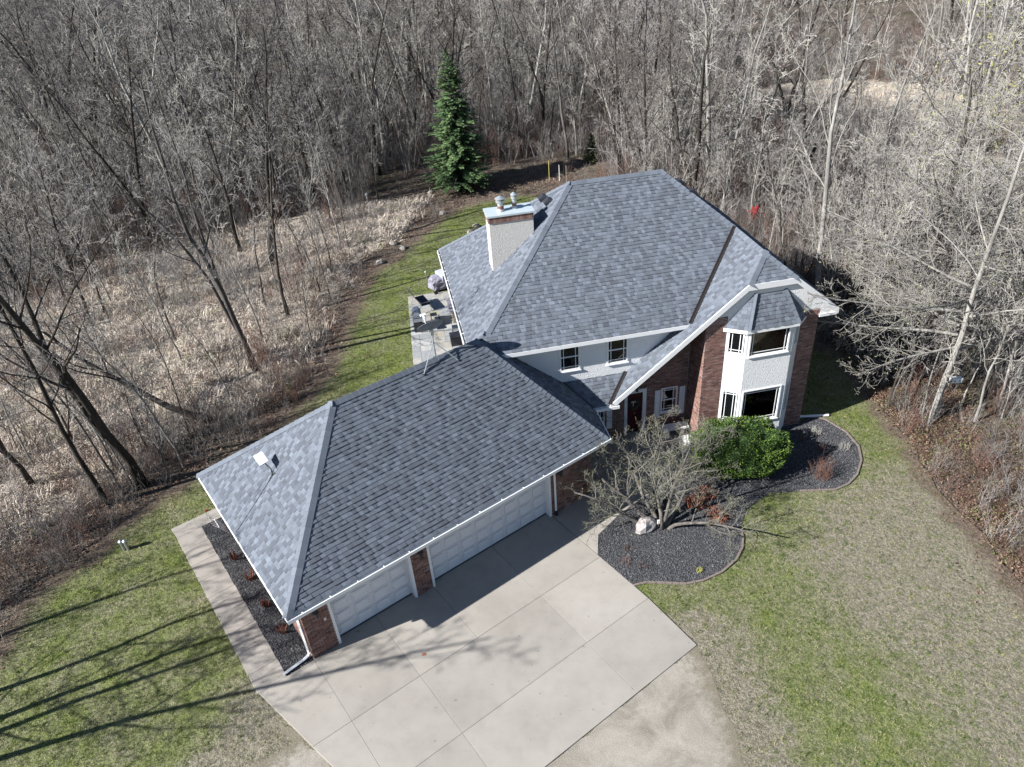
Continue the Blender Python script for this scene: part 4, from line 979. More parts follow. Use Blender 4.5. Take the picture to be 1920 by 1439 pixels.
def variant(seed, H, r, q, bark_, tw):
    t, c = tree_mbs(seed, H, r, q); VAR.append((t.mesh('trunk', bark_, Vector(), True), c.mesh('crown', tw), H, (t, c, bark_, tw)))
slim = habit(n=(11, 6, 5, 3), t0=(.38, .2, .15, .1), len=(.27, .5, .5, .5), ang=(38, 38, 40, 45))
variant(1, 16, .14, slim, 'bark', 'twig'); variant(2, 17.5, .17, slim, 'bark_dark', 'twig'); variant(3, 14, .11, slim, 'bark_pale', 'twig_pale'); variant(4, 15, .13, slim, 'bark', 'twig')
variant(5, 15.5, .19, habit(fork=1, n=(9, 6, 5, 3)), 'bark_dark', 'twig_dark'); variant(6, 14.5, .18, habit(fork=1, n=(8, 6, 5, 3), ang=(50, 42, 42, 45)), 'bark', 'twig')
variant(7, 13.5, .16, habit(n=(14, 7, 5, 3), t0=(.25, .2, .15, .1), len=(.42, .5, .5, .5), ang=(48, 40, 42, 45)), 'bark_dark', 'twig'); variant(8, 17, .16, habit(n=(12, 6, 5, 3), len=(.3, .5, .5, .5), ang=(34, 36, 40, 45)), 'bark_pale', 'twig_pale')
variant(9, 12.5, .12, habit(n=(13, 6, 5, 3), t0=(.2, .2, .15, .1), wob=(.10, .16, .2, .2, .25)), 'bark', 'twig_pale'); variant(10, 16, .15, habit(fork=2, n=(7, 6, 5, 3), t0=(.45, .2, .15, .1)), 'bark_pale', 'twig')
def put_tree(k, pos, scale=1.0, label='', group=None, rz=0.0, lean=(0, 0), name='bare_tree', rad=1.0):
    tm, cm, H, _ = VAR[k]; o = thing(name, label, 'tree', (pos[0], pos[1], gz(pos[0], pos[1])), group)
    o.rotation_euler = (lean[0], lean[1], rz); o.scale = (scale * rad, scale * rad, scale)
    for nm, me in (('trunk', tm), ('crown', cm)):
        c = bpy.data.objects.new(nm, me); COL.objects.link(c); c.parent = o
    return o
taken = []
def free(x, y, d): return all((x - a) ** 2 + (y - b) ** 2 > d * d for a, b in taken)
rg = random.Random(77)
# trees that the photograph lets one pick out, by the spot where they stand
EDGE = 'leafless tree standing between the marsh and the lawn'
def pick(k, u, v, sc, label, rz=0, lean=(0, 0), rad=1.0, group=None):
    p = gp(u, v); taken.append((p.x, p.y)); return put_tree(k, p, sc, label, group, rz, lean, rad=rad)
pick(4, 268, 908, .98, 'large dark forked leafless tree at the lawn edge beside the path to the marsh', .4, (0, -.03), 1.05)
pick(6, 200, 944, .92, 'slender leafless tree at the lawn edge next to the large forked one', 1.2, (.03, -.05), .8)
pick(3, 230, 925, .62, 'thin young leafless tree close beside the large forked one', 2.2, (0, 0), .7)
pick(0, 478, 690, .92, 'grey leafless tree with twin leaning stems at the bend of the lawn', 0, (.05, -.10), 1.2)
pick(3, 470, 672, .85, 'dark leafless stem leaning beside the twin tree at the bend of the lawn', 2, (-.04, -.2), 1.0)
pick(4, 513, 498, .95, 'tall dark leafless tree rising from the tan reeds, forked above', 3.3, (.02, -.10), .95)
pick(1, 540, 590, .72, 'thin leafless tree in the brush beside the back lawn', 3.3, (.02, -.05), .8)
pick(5, 527, 388, .92, 'stout leafless tree behind the reeds with a wide forked crown', 5, (.0, -.06), 1.1)
pick(6, 590, 372, .9, 'upright leafless tree beside a fallen pale log', 1, (0, .0), 1.0)
pick(0, 612, 368, .9, 'straight leafless trunk close to the fallen pale log', 2.6, (0, .02), 1.0)
pick(1, 712, 327, .92, 'tall straight dark trunk in the leaf litter left of the spruce', 1.7, (0, .03), .9)
pick(2, 765, 332, .55, 'thin pale young tree with a wrapped stem near the spruce', .3, (0, 0), .7)
pick(2, 1168, 328, .95, 'pale straight birch trunk rising behind the main roof ridge', .8, (0, 0), 1.0)
pick(7, 1330, 392, .98, 'large white barked tree with spreading limbs behind the right roof slope', 2.9, (0, -.02), 1.25)
pick(2, 1352, 376, .9, 'thin white leaning stem beside the large white barked tree', 4.2, (0, .08), .7)
pick(8, 1418, 430, .95, 'grey forked trunk beyond the red garden spinner', .5, (0, .04), 1.25)
pick(9, 1444, 415, .9, 'tan straight young trunk beyond the right roof slope', 1.9, (0, .0), .55)
pick(4, 1512, 392, .92, 'dark winding trunk in front of the straw clearing', 4.0, (0, .10), 1.0)
pick(2, 1585, 530, .66, 'thin white birch stem behind the house corner', 4.0, (0, .03), .7)
pick(2, 985, 272, .95, 'white trunk deep in the woods behind the chimney', 2.0, (0, -.02), .9)
pick(7, 930, 262, .95, 'white crooked trunk just right of the spruce', 3.0, (0, -.05), .8)
for u, v, k, sc, rz, ln, rd, l in ((62, 912, 4, .75, 1.0, (.05, -.12), .8, 'dark leaning tree among the reeds at the lower end of the marsh'), (18, 868, 6, .7, 2.0, (.1, -.1), .8, 'broad leafless tree at the lower end of the marsh'),
    (312, 842, 2, .5, 0, (0, -.1), .8, 'thin pale young tree on the marsh side of the lawn strip'), (355, 815, 3, .45, 1, (0, .1), .7, 'small bare tree beside the leaning trunk'), (330, 640, 8, .62, 2.2, (.1, -.15), .9, 'crooked tree in the middle of the tan reeds'),
    (170, 610, 6, .75, 3.0, (.0, -.1), .9, 'low branched tree standing out in the reeds'), (120, 560, 8, .8, .4, (.1, .0), .9, 'crooked pale twigged tree at the far side of the reeds'), (40, 520, 5, .85, 1.4, (0, -.1), .9, 'wide forked tree at the dark end of the marsh'),
    (420, 560, 0, .85, 4.4, (.05, -.12), .8, 'slender tree leaning over the upper reeds'), (450, 470, 6, .85, 5.0, (0, -.08), .9, 'broad dark tree where reeds and thicket meet'), (395, 440, 8, .9, 2.7, (.08, -.1), 1.0, 'crooked pale twigged tree behind the upper reeds'),
    (620, 560, 3, .5, 1.1, (0, 0), .6, 'small bare tree in the brush along the back lawn'), (585, 640, 8, .5, 3.1, (0, -.1), .6, 'small crooked tree in the brush near the bend of the lawn'), (655, 470, 3, .55, .2, (0, 0), .6, 'thin bare tree at the upper end of the back lawn brush'),
    (280, 470, 4, .9, 2.2, (0, -.1), .9, 'dark forked tree behind the green patch'), (210, 440, 0, .9, .9, (0, -.05), .9, 'slender grey tree left behind the green patch')): pick(k, u, v, sc, l, rz, ln, rd)
# the tree that leans out over the reeds
p = gp(402, 787); taken.append((p.x, p.y)); lt = thing('leaning_tree', 'dark trunk leaning almost flat over the reeds', 'tree', (p.x, p.y, gz(p.x, p.y)))
t, c = tree_mbs(31, 9.5, .17, habit(n=(7, 6, 5, 3), t0=(.45, .2, .15, .1), trop=(.07, .08, .03, .02, 0), wob=(.06, .12, .16, .2, .25)), None, Vector((-.93, .06, .36)).normalized())
for nm, m_, ma in (('trunk', t, 'bark_dark'), ('crown', c, 'twig')):
    o = bpy.data.objects.new(nm, m_.mesh(nm, ma, Vector(), nm == 'trunk')); COL.objects.link(o); o.parent = lt
# big spreading trees on the right with fresh leaves
def leaf_mb(rg, tips, n, size, jit=.12):
    m = MB()
    for _ in range(n):
        p, d = rg.choice(tips); c = p + Vector((rg.gauss(0, jit), rg.gauss(0, jit), rg.gauss(0, jit))); a = Vector((rg.gauss(0, 1), rg.gauss(0, 1), rg.gauss(0, .6))).normalized() * size * rg.uniform(.6, 1.3); b = a.cross(Vector((rg.gauss(0, 1), rg.gauss(0, 1), rg.gauss(0, 1)))).normalized() * size * .45
        m.add([c - a, c + b, c + a, c - b], [[0, 1, 2, 3]], rg.random())
    return m
def special(seed, u, v, H, r, q, label, bark_, tw, leaves=None, lean=None, name='leafing_tree', limbs=()):
    p = gp(u, v); taken.append((p.x, p.y)); tips = []; t, c = tree_mbs(seed, H, r, q, tips, lean); rl = random.Random(seed + 1)
    for z, dx, dy, dz, L_b, r_b in limbs:
        ql = dict(q); ql['n'] = (0, 13, 7, 5); ql['t0'] = (0, .15, .12, .1); ql['len'] = (0, .36, .5, .5); ql['wob'] = (0, .06, .14, .2, .2); ql['trop'] = (0, .0, .0, .02, 0)
        b = (lean or Vector((0, 0, 1))).normalized() * z; grow(rl, t, c, b, Vector((dx, dy, dz)).normalized(), L_b, r_b, 1, ql, tips)
    o = thing(name, label, 'tree', (p.x, p.y, gz(p.x, p.y)))
    L = [('trunk', t, bark_), ('crown', c, tw)]
    if leaves: L.append(('leaves', leaf_mb(random.Random(seed), tips, leaves[0], leaves[1], leaves[3]), leaves[2]))
    for nm, m_, ma in L:
        k = bpy.data.objects.new(nm, m_.mesh(nm, ma, Vector(), nm == 'trunk')); COL.objects.link(k); k.parent = o
    return o
wide = habit(n=(17, 8, 6, 4), t0=(.26, .15, .12, .1), len=(.50, .48, .5, .5), ang=(66, 40, 42, 45), sh=(.45, .5, .4, .3), wob=(.05, .10, .16, .2, .25), trop=(.03, .02, .02, .01, 0), rr=(.40, .5, .55, .6), rmin=.006)
special(41, 1752, 786, 13, .14, wide, 'tall pale trunked tree with long horizontal limbs at the lawn edge', 'bark_pale', 'twig_pale', (1100, .045, 'bud_leaf', .1), Vector((-.02, .02, 1)), 'leafing_tree', ((4.2, -1, .30, .12, 6.2, .07), (3.6, -.9, -.25, .05, 5.0, .06), (5.2, -1, .05, .22, 6.5, .07), (5.8, -.7, -.6, .25, 5.5, .06), (4.6, -.5, .9, .15, 5, .06), (6.3, -.9, .5, .3, 6, .06)))
special(42, 1822, 702, 13.5, .15, wide, 'pale trunked spreading tree behind the one with the white nest box', 'bark_pale', 'twig_pale', (900, .05, 'bud_leaf', .1), Vector((.04, .0, 1)), 'leafing_tree', ((4.6, -1, -.2, .1, 6.5, .07), (5.6, -1, .3, .15, 6.5, .07), (6.4, -.8, -.6, .2, 6, .06), (7.4, -1, 0, .3, 6, .06)))
special(43, 1895, 735, 13, .17, habit(n=(15, 7, 6, 4), t0=(.2, .2, .15, .1), len=(.42, .5, .5, .5), ang=(52, 40, 42, 45), fork=1), 'forked tree with pale twigs far along the right lawn edge', 'bark_pale', 'twig_pale', (900, .05, 'bud_leaf', .1))
yl = habit(n=(14, 7, 5, 4), t0=(.22, .2, .15, .1), len=(.40, .5, .5, .5), ang=(46, 40, 42, 45))
special(44, 1735, 520, 12.0, .12, yl, 'young tree with bright yellow green new leaves right of the house', 'bark_pale', 'twig_pale', (800, .07, 'yellow_leaf', .25))
special(45, 1800, 470, 14, .15, yl, 'taller tree with scattered yellow green leaves in front of the clearing', 'bark_pale', 'twig_pale', (800, .07, 'yellow_leaf', .25))
special(46, 1900, 560, 14.5, .18, wide, 'broad pale twigged tree on the far right of the woods edge', 'bark_pale', 'twig_pale', (500, .06, 'bud_leaf', .2))
special(47, 1640, 560, 8, .08, yl, 'small leafing tree in the brush right of the house', 'bark', 'twig_pale', (250, .06, 'olive_leaf', .2))
# trees beyond the left frame edge whose shadows cross the lawn and the drive
SH = 'leafless tree of the row that casts long shadows over side lawn and path'
sv = Vector((cos(SHADOW_AZ), sin(SHADOW_AZ), 0))
for u_, v_, t_, k, sc in ((0, 1288, 3.5, 0, .66), (0, 1342, 2.8, 3, .7), (0, 1420, 4.5, 1, .64), (0, 1225, 6.5, 9, .66), (0, 1375, 6.0, 6, .7)):
    p = gp(u_, v_) - sv * t_; taken.append((p.x, p.y)); put_tree(k, p, sc, SH, 'trees whose shadows cross the left lawn', rg.uniform(0, 6), rad=1.25)
# the woods: individuals as far as one can tell them apart
KIND = ('slender grey barked', 'tall dark barked', 'thin pale barked', 'straight brown grey', 'dark low forked', 'grey wide forked', 'broad low branched dark', 'tall white barked', 'crooked pale twigged', 'pale trunked, three stemmed')
def where(x, y):
    if x < -34: return 'at the far end of the marsh', 'trees beyond the marsh'
    if x < -16: return ('in the thicket right behind the reeds' if y < 62 else 'deep in the woods beyond the marsh'), 'trees beyond the marsh'
    if x < -8: return ('between the reeds and the spruce' if y < 70 else 'in the woods far behind the fallen log'), 'trees beyond the marsh'
    if x < 4: return ('directly behind the spruce' if y < 80 else 'deep in the woods behind the spruce'), 'trees of the woods behind the house'
    if x < 16: return ('behind the marker stakes' if y < 80 else 'deep in the woods behind the main roof'), 'trees of the woods behind the house'
    if y < 48: return 'in the brush beyond the right lawn edge', 'trees of the woods on the right'
    return ('in the thicket before the straw clearing' if y < 84 else 'near the straw clearing'), 'trees of the woods on the right'
def in_view(x, y, z=6.0):
    v = Vector((x, y, z - CAM_H)); w = v.dot(F_)
    return w > 1 and abs(v.dot(R_) / w) < .74 and -.60 < v.dot(U_) / w < .62
def view_u(x, y):                              # how far along the row of the clearing a spot lies
    v = Vector((x, y, -CAM_H)); return 960 + FPX * v.dot(R_) / v.dot(F_)
n = 0; tries = 0
def zone_ok(x, y):
    if in_poly(x, y, LAWN) or in_poly(x, y, MARSH) or in_poly(x, y, MARSH2) or in_poly(x, y, CLEARING) or in_poly(x, y, CLEAR2): return False
    if -9 < x < 9 and y < 64: return False                      # open leaf litter round the spruce
    if y < 44 and -14 < x < 16: return False
    return True
while n < 225 and tries < 60000:
    tries += 1; y = 22 + 74 * rg.random() ** .85; x = rg.uniform(-.78, .78) * (y + 8)
    if not zone_ok(x, y) or not in_view(x, y) or not free(x, y, 1.9 if y > 55 else 2.6): continue
    if x > 14 and y < 52 and rg.random() < .55: continue
    if y > 44 and view_u(x, y) > 1350 and view_u(x, y) < 1760 and rg.random() < .96: continue
    k = rg.choice((0, 1, 2, 3, 4, 5, 6, 7, 8, 9)); taken.append((x, y)); n += 1; sc = rg.uniform(.72, 1.08); wl, wg_ = where(x, y)
    put_tree(k, (x, y), sc, ('young ' if sc < .82 else 'tall old ' if sc > .98 else '') + KIND[k].replace('tall ', '') + ' leafless tree ' + wl, wg_, rg.uniform(0, 6.3), (rg.gauss(0, .07), rg.gauss(0, .07)), rad=rg.uniform(.65, 1.3))
pts = []
while len(pts) < 1500:
    y = 90 + 150 * rg.random(); x = rg.uniform(-.8, .8) * (y + 6)
    if not zone_ok(x, y): continue
    if y < 128 and 1340 < view_u(x, y) < 1800 and rg.random() < .93: continue
    pts.append((x, y, gz(x, y), rg.uniform(.75, 1.15)))
J = [joined('tree', [(v[3][0], v[3][2]), (v[3][1], v[3][3])]) for v in VAR]
scatter('distant_woods', 'far leafless woods that read as one grey mass', pts, J, 9, .07)
# undergrowth
def brush(seed, n, h, spread, tw, r=.011, nt=7):
    rg = random.Random(seed); m = MB()
    for _ in range(n):
        a = rg.uniform(0, 6.3); b = Vector((cos(a), sin(a), 0)) * spread * sqrt(rg.random()); d = Vector((rg.gauss(0, .22), rg.gauss(0, .22), 1)).normalized(); H = h * rg.uniform(.55, 1.15); pts = [b]; dd = d
        for i in range(4): dd = (dd + Vector((rg.gauss(0, .13), rg.gauss(0, .13), .03))).normalized(); pts.append(pts[-1] + dd * H / 4)
        m.tube(pts, [r * 1.2, r, r * .8, r * .6, r * .3], 3, .5, False)
        for k in range(nt):
            i = rg.randrange(1, 4); p = pts[i].lerp(pts[i + 1], rg.random()); e_ = rot_away((pts[i + 1] - pts[i]).normalized(), radians(rg.uniform(25, 60)), rg.uniform(0, 6.3)); l = H * rg.uniform(.15, .35); q = p + e_ * l * .5; e2 = (e_ + Vector((rg.gauss(0, .2), rg.gauss(0, .2), .12))).normalized()
            m.tube([p, q, q + e2 * l * .5], [r * .5, r * .4, r * .25], 3, .5, False)
            if rg.random() < .6: f = rot_away(e_, .8, rg.uniform(0, 6.3)); m.tube([q, q + f * l * .45], [r * .35, r * .22], 3, .5, False)
    return m
BP = [brush(i, 9, 2.3, .55, 'twig').mesh('brush', ('twig', 'twig_dark', 'twig', 'twig_red')[i]) for i in range(4)]
pts = []
while len(pts) < 8000:
    y = 16 + 90 * rg.random() ** 1.15; x = rg.uniform(-.8, .8) * (y + 8)
    if not in_view(x, y, 1): continue
    if in_poly(x, y, LAWN): continue
    ma = in_poly(x, y, MARSH) or in_poly(x, y, MARSH2); d = min(open_dist(x, y, WOOD_EDGE_L), open_dist(x, y, WOOD_EDGE_R))
    if ma and rg.random() > (.15 if d > 4 else .45): continue
    if x > 13 and y < 30 and rg.random() < .55: continue
    if in_poly(x, y, CLEARING) or in_poly(x, y, CLEAR2): continue
    if -10 < x < 9 and y < 64 and rg.random() > .12: continue
    if y > 62 and 1350 < view_u(x, y) < 1760 and rg.random() < .5: continue
    pts.append((x, y, gz(x, y), rg.uniform(.45, 1.25) * (.6 if d < 3 or (x > 13 and y < 30) else 1)))
scatter('brush', 'tangled leafless brush and undergrowth of the woods', pts, BP, 12, .06)
SP = []
for i in range(4):
    t, c = tree_mbs(200 + i, 6.5, .045, habit(max=3, n=(12, 5, 4), t0=(.3, .2, .1), len=(.26, .5, .5), ang=(36, 40, 42), rmin=.007, tl=0)); SP.append(joined('sapling', [(t, ('bark_pale', 'bark', 'bark_pale', 'bark_dark')[i]), (c, ('twig_pale', 'twig', 'twig_pale', 'twig')[i])]))
pts = []
while len(pts) < 2300:
    y = 24 + 85 * rg.random(); x = rg.uniform(-.8, .8) * (y + 8)
    if not (zone_ok(x, y) or (in_poly(x, y, MARSH) and rg.random() < .16)) or not in_view(x, y, 3): continue
    if y > 52 and 1350 < view_u(x, y) < 1760 and rg.random() < .93: continue
    if x < 12 and y < 40 and rg.random() > .5: continue
    pts.append((x, y, gz(x, y), rg.uniform(.55, 1.35)))
scatter('saplings', 'thicket of thin leafless saplings among the trees', pts, SP, 14, .05)
# low reddish leaf brush along the right lawn edge, green sprouts
pts = []
for _ in range(1500):
    k = rg.randrange(len(WOOD_EDGE_R) - 1); a, b = WOOD_EDGE_R[k], WOOD_EDGE_R[k + 1]; t = rg.random(); o = abs(rg.gauss(0, 2.6)); x, y = a[0] + (b[0] - a[0]) * t + o * .85, a[1] + (b[1] - a[1]) * t + o * .5
    pts.append((x, y, gz(x, y), rg.uniform(.4, 1.0)))
def forb(seed, mat, n=40, h=.5, s=.045):
    rg = random.Random(seed); m = brush(seed, 4, h, .25, 'twig', .006, 3)
    l = MB()
    for _ in range(n):
        c = Vector((rg.gauss(0, .28), rg.gauss(0, .28), abs(rg.gauss(.12, .16)))); a = Vector((rg.gauss(0, 1), rg.gauss(0, 1), rg.gauss(0, .5))).normalized() * s * rg.uniform(.6, 1.3); b = a.orthogonal().normalized() * s * .5; l.add([c - a, c + b, c + a, c - b], [[0, 1, 2, 3]], rg.random())
    return joined('forb', [(m, 'twig_red'), (l, mat)])
scatter('edge_growth', 'low brown and green growth along the right lawn edge', pts, [forb(1, 'dry_litter'), forb(2, 'dry_litter'), forb(3, 'dry_litter'), forb(4, 'olive_leaf', 30)], 15, .1)

# ------------------------------------------------------------------ spruce
def spruce(name, label, pos, H, R, seed, mat='spruce_needles', lv=46):
    rg = random.Random(seed); o = thing(name, label, 'tree', (pos[0], pos[1], gz(pos[0], pos[1])))
    t = MB(); t.tube([Vector((0, 0, -.1)), Vector((0, 0, H * .5)), Vector((0, 0, H * .98))], [H * .016, H * .01, .008], 8); k = bpy.data.objects.new('trunk', t.mesh('trunk', 'bark', Vector(), True)); COL.objects.link(k); k.parent = o
    m = MB(); st = MB()
    for i in range(lv):
        z = H * (.06 + .93 * i / lv); f = (z / H); Rz = R * (1 - f) ** .82 * (.80 + .2 * min(1, f / .15)) + .06
        for j in range(int(8 + 9 * (1 - f))):
            a = rg.uniform(0, 6.3); l = Rz * rg.uniform(.62, 1.12); dr = rg.uniform(-.28, .02) if f < .7 else rg.uniform(.1, .6); d = Vector((cos(a), sin(a), dr)).normalized(); b = Vector((0, 0, max(.25, z + rg.gauss(0, .16)))); tt = rg.uniform(.1, .6)
            st.tube([b, b + d * l], [.014, .005], 3, .5, False); ns = max(2, int(l / .13))
            for s_ in range(ns):
                u = .18 + .82 * (s_ + .5) / ns; p = b + d * l * u + UP * (.06 * u * l); wd = (.30 * (1 - u) + .14) * min(1, l)
                for sg in (-1, 1):
                    sd2 = (d * .75 + Vector((-sin(a), cos(a), 0)) * sg * rg.uniform(.5, 1.1) + UP * rg.uniform(-.35, .25)).normalized(); e_ = p + sd2 * wd * rg.uniform(.8, 1.3); w = sd2.cross(UP).normalized() * .045 + UP * rg.uniform(-.03, .03)
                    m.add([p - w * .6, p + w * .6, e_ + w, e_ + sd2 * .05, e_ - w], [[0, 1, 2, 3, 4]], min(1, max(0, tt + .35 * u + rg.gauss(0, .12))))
                if rg.random() < .6:
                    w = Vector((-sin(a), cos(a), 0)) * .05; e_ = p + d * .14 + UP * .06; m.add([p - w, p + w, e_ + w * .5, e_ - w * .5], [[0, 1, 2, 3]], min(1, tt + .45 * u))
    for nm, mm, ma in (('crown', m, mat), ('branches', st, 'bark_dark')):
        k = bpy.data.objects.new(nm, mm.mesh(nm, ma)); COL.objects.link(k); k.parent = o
    return o
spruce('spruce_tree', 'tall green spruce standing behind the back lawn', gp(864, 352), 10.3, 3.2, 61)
spruce('small_spruce', 'small dark young spruce in the leaf litter left of the tall spruce', gp(775, 292), 2.2, .75, 62, 'spruce_needles', 14)
spruce('small_spruce', 'small pale blue green young spruce at the edge of the back woods', gp(1110, 300), 2.3, .8, 63, 'olive_leaf', 14)
# ------------------------------------------------------------------ planting in the beds
def ball_shrub(name, label, c, rx, ry, h, n, mat, seed, leaf=.05, box=2.6):
    rg = random.Random(seed); o = thing(name, label, 'shrub', (c[0], c[1], -.02)); m = MB(); core = MB()
    def surf(th, ph):
        a, b = cos(ph), sin(ph); q = lambda x: math.copysign(abs(x) ** (2 / box), x)
        nz = 1 + .22 * mnoise.noise((cos(th) * 2.2 + seed, sin(th) * 2.2, ph * 2.4)) + .06 * mnoise.noise((cos(th) * 6, sin(th) * 6 + seed, ph * 6))
        return Vector((q(cos(th)) * q(a) * rx, q(sin(th)) * q(a) * ry, h * .52 + q(b) * h * .48)) * nz
    N1, N2 = 22, 11
    for j in range(N2 + 1):
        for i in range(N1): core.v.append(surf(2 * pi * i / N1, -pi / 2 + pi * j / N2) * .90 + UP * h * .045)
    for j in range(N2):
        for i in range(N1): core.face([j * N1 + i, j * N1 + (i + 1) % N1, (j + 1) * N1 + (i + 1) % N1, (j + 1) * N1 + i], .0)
    ctr = Vector((0, 0, h * .5))
    for _ in range(n):
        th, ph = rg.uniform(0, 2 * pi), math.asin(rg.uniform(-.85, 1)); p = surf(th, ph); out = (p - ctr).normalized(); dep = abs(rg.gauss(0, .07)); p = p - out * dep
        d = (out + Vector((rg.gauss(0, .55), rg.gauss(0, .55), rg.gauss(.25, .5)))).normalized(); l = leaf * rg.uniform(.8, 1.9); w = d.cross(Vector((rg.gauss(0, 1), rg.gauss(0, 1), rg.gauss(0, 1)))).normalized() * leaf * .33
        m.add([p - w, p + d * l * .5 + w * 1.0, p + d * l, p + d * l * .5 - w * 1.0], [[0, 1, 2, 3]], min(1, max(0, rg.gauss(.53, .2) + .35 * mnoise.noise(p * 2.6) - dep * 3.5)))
    for nm, mm, ma in (('foliage', m, mat), ('inner_growth', core, mat)):
        k = bpy.data.objects.new(nm, mm.mesh(nm, ma)); COL.objects.link(k); k.parent = o
    s_ = MB()
    for i in range(5): a = i * 1.257; s_.tube([Vector((0, 0, -.03)), Vector((cos(a) * .3, sin(a) * .3, h * .5))], [.04, .02], 5)
    k = bpy.data.objects.new('stems', s_.mesh('stems', 'bark_dark')); COL.objects.link(k); k.parent = o
    return o
ball_shrub('evergreen_shrub', 'large clipped bright green evergreen shrub below the bay window', M(9.85, -2.35), 1.80, 1.30, 1.88, 17000, 'yew_leaf', 71, .06)
# the multi stemmed ornamental tree
p = gp(1243, 990); orn = thing('ornamental_tree', 'multi stemmed small ornamental tree with opening buds in the stone mulch bed', 'tree', (p.x, p.y, -.02)); tips = []; t, c = MB(), MB(); rgo = random.Random(83)
qo = habit(max=4, n=(10, 7, 6, 3), t0=(.28, .15, .1, .1), len=(.46, .48, .5, .5), ang=(48, 44, 44, 45), sh=(.5, .4, .3, .3), wob=(.10, .15, .2, .22, .25), trop=(-.008, .02, .03, .02, 0), rr=(.46, .5, .55, .6), rmin=.0034, tl=0, end=.25)
for dx, dy, dz, L, r in ((-.95, .45, .75, 3.9, .085), (-.55, .75, 1.0, 4.2, .065), (.0, .8, 1.1, 4.2, .06), (.75, .55, .75, 3.6, .065), (1.0, -.1, .55, 3.3, .06), (.3, .3, 1.3, 4.0, .06), (-.3, -.1, 1.2, 3.6, .05), (.55, .9, .9, 4.0, .055), (-1.1, .15, .5, 3.6, .065)):
    grow(rgo, t, c, Vector((dx * .12, dy * .12, 0)), Vector((dx, dy, dz)).normalized(), L, r * 1.25, 0, qo, tips)
for nm, mm, ma in (('trunk', t, 'bark'), ('crown', c, 'twig_olive'), ('leaves', leaf_mb(rgo, tips, 6500, .020, .05), 'bud_leaf')):
    k = bpy.data.objects.new(nm, mm.mesh(nm, ma, Vector(), nm == 'trunk')); COL.objects.link(k); k.parent = orn
def dry_shrub(name, label, pos, n, h, spread, mat, r=.006, leafy=0, group=None):
    m = brush(sum(map(ord, label)) % 999 + int(pos[0] * 7), n, h, spread, mat, r, 4); o = tag(bpy.data.objects.new(name, m.mesh(name, mat)), label, 'shrub', group); COL.objects.link(o); o.location = (pos[0], pos[1], -.02); return o
dry_shrub('barberry_shrub', 'dense dark red leafless shrub in the far end of the mulch bed', gp(1540, 893), 70, .75, .34, 'twig_red')
for i, (u, v, l) in enumerate(((1503, 826, 'small pinkish dry perennial near the downspout end'), (1583, 840, 'tan dry perennial close to the curved bed edging'), (1538, 845, 'faded dry perennial in the middle of the bay window bed'), (1528, 812, 'pale pink dry perennial nearest the house corner'))): dry_shrub('dry_perennial', l, gp(u, v), 22, .34, .22, 'twig_pale' if i % 2 else 'twig_red', .005)
for u, v, l in ((1180, 1030, 'reddish dead stub in the mulch bed near the driveway'), (1172, 1055, 'reddish dead stub closest to the driveway joint'), (1208, 1062, 'dark red dead stub in the lower mulch bed')): dry_shrub('dead_stub', l, gp(u, v), 14, .22, .18, 'twig_red', .006)
for u, v, l in ((1300, 945, 'russet dry grass clump under the ornamental tree'), (1345, 972, 'orange brown dry leaf clump beside the ornamental tree'), (1318, 930, 'faded russet clump beside the evergreen shrub')):
    p = gp(u, v); o = tag(bpy.data.objects.new('dry_clump', tuft(u, 90, .5, .03, .35, .9, 'rust_leaf')), l, 'plant'); COL.objects.link(o); o.location = (p.x, p.y, -.02)
for k, (u, v, l) in enumerate(((441, 1048, 'cut brown shrub stub next to the garage wall, farthest along the path'), (470, 1086, 'cut brown shrub stub second along the side bed'), (500, 1136, 'cut brown shrub stub third along the side bed'), (531, 1185, 'cut brown shrub stub beside the front downspout'))):
    p = gp(u, v); rgs = random.Random(k); m = MB()
    for _ in range(16): a = rgs.uniform(0, 6.3); d = Vector((cos(a) * .6, sin(a) * .6, 1)).normalized(); m.tube([Vector((cos(a) * .06, sin(a) * .06, -.03)), d * rgs.uniform(.22, .42)], [.022, .013], 5)
    o = tag(bpy.data.objects.new('cut_shrub', m.mesh('cut_shrub', 'dead_red')), l, 'shrub'); COL.objects.link(o); o.location = (p.x, p.y, -.02)
# ------------------------------------------------------------------ smaller things
def rock(name, label, pos, sx, sy, sz, seed, mat='boulder', cat='boulder', group=None, z=-.03):
    m = MB(); N1, N2 = 12, 7
    for j in range(N2 + 1):
        for i in range(N1):
            th, ph = 2 * pi * i / N1, -pi / 2 + pi * j / N2; d = Vector((cos(th) * cos(ph), sin(th) * cos(ph), sin(ph))); k = 1 + .28 * mnoise.noise(d * 1.3 + Vector((seed, 0, 0))) + .1 * mnoise.noise(d * 3.5 + Vector((0, seed, 0)))
            m.v.append(Vector((d.x * sx * k, d.y * sy * k, max(-.1, d.z * sz * k + sz * .55))))
    for j in range(N2):
        for i in range(N1): m.face([j * N1 + i, j * N1 + (i + 1) % N1, (j + 1) * N1 + (i + 1) % N1, (j + 1) * N1 + i])
    o = tag(bpy.data.objects.new(name, m.mesh(name, mat)), label, cat, group); COL.objects.link(o); o.location = (pos[0], pos[1], z); o.rotation_euler = (0, 0, seed); return o
rock('boulder', 'large white boulder in the dark mulch beside the ornamental tree', gp(1210, 990), .30, .46, .30, 5.3)
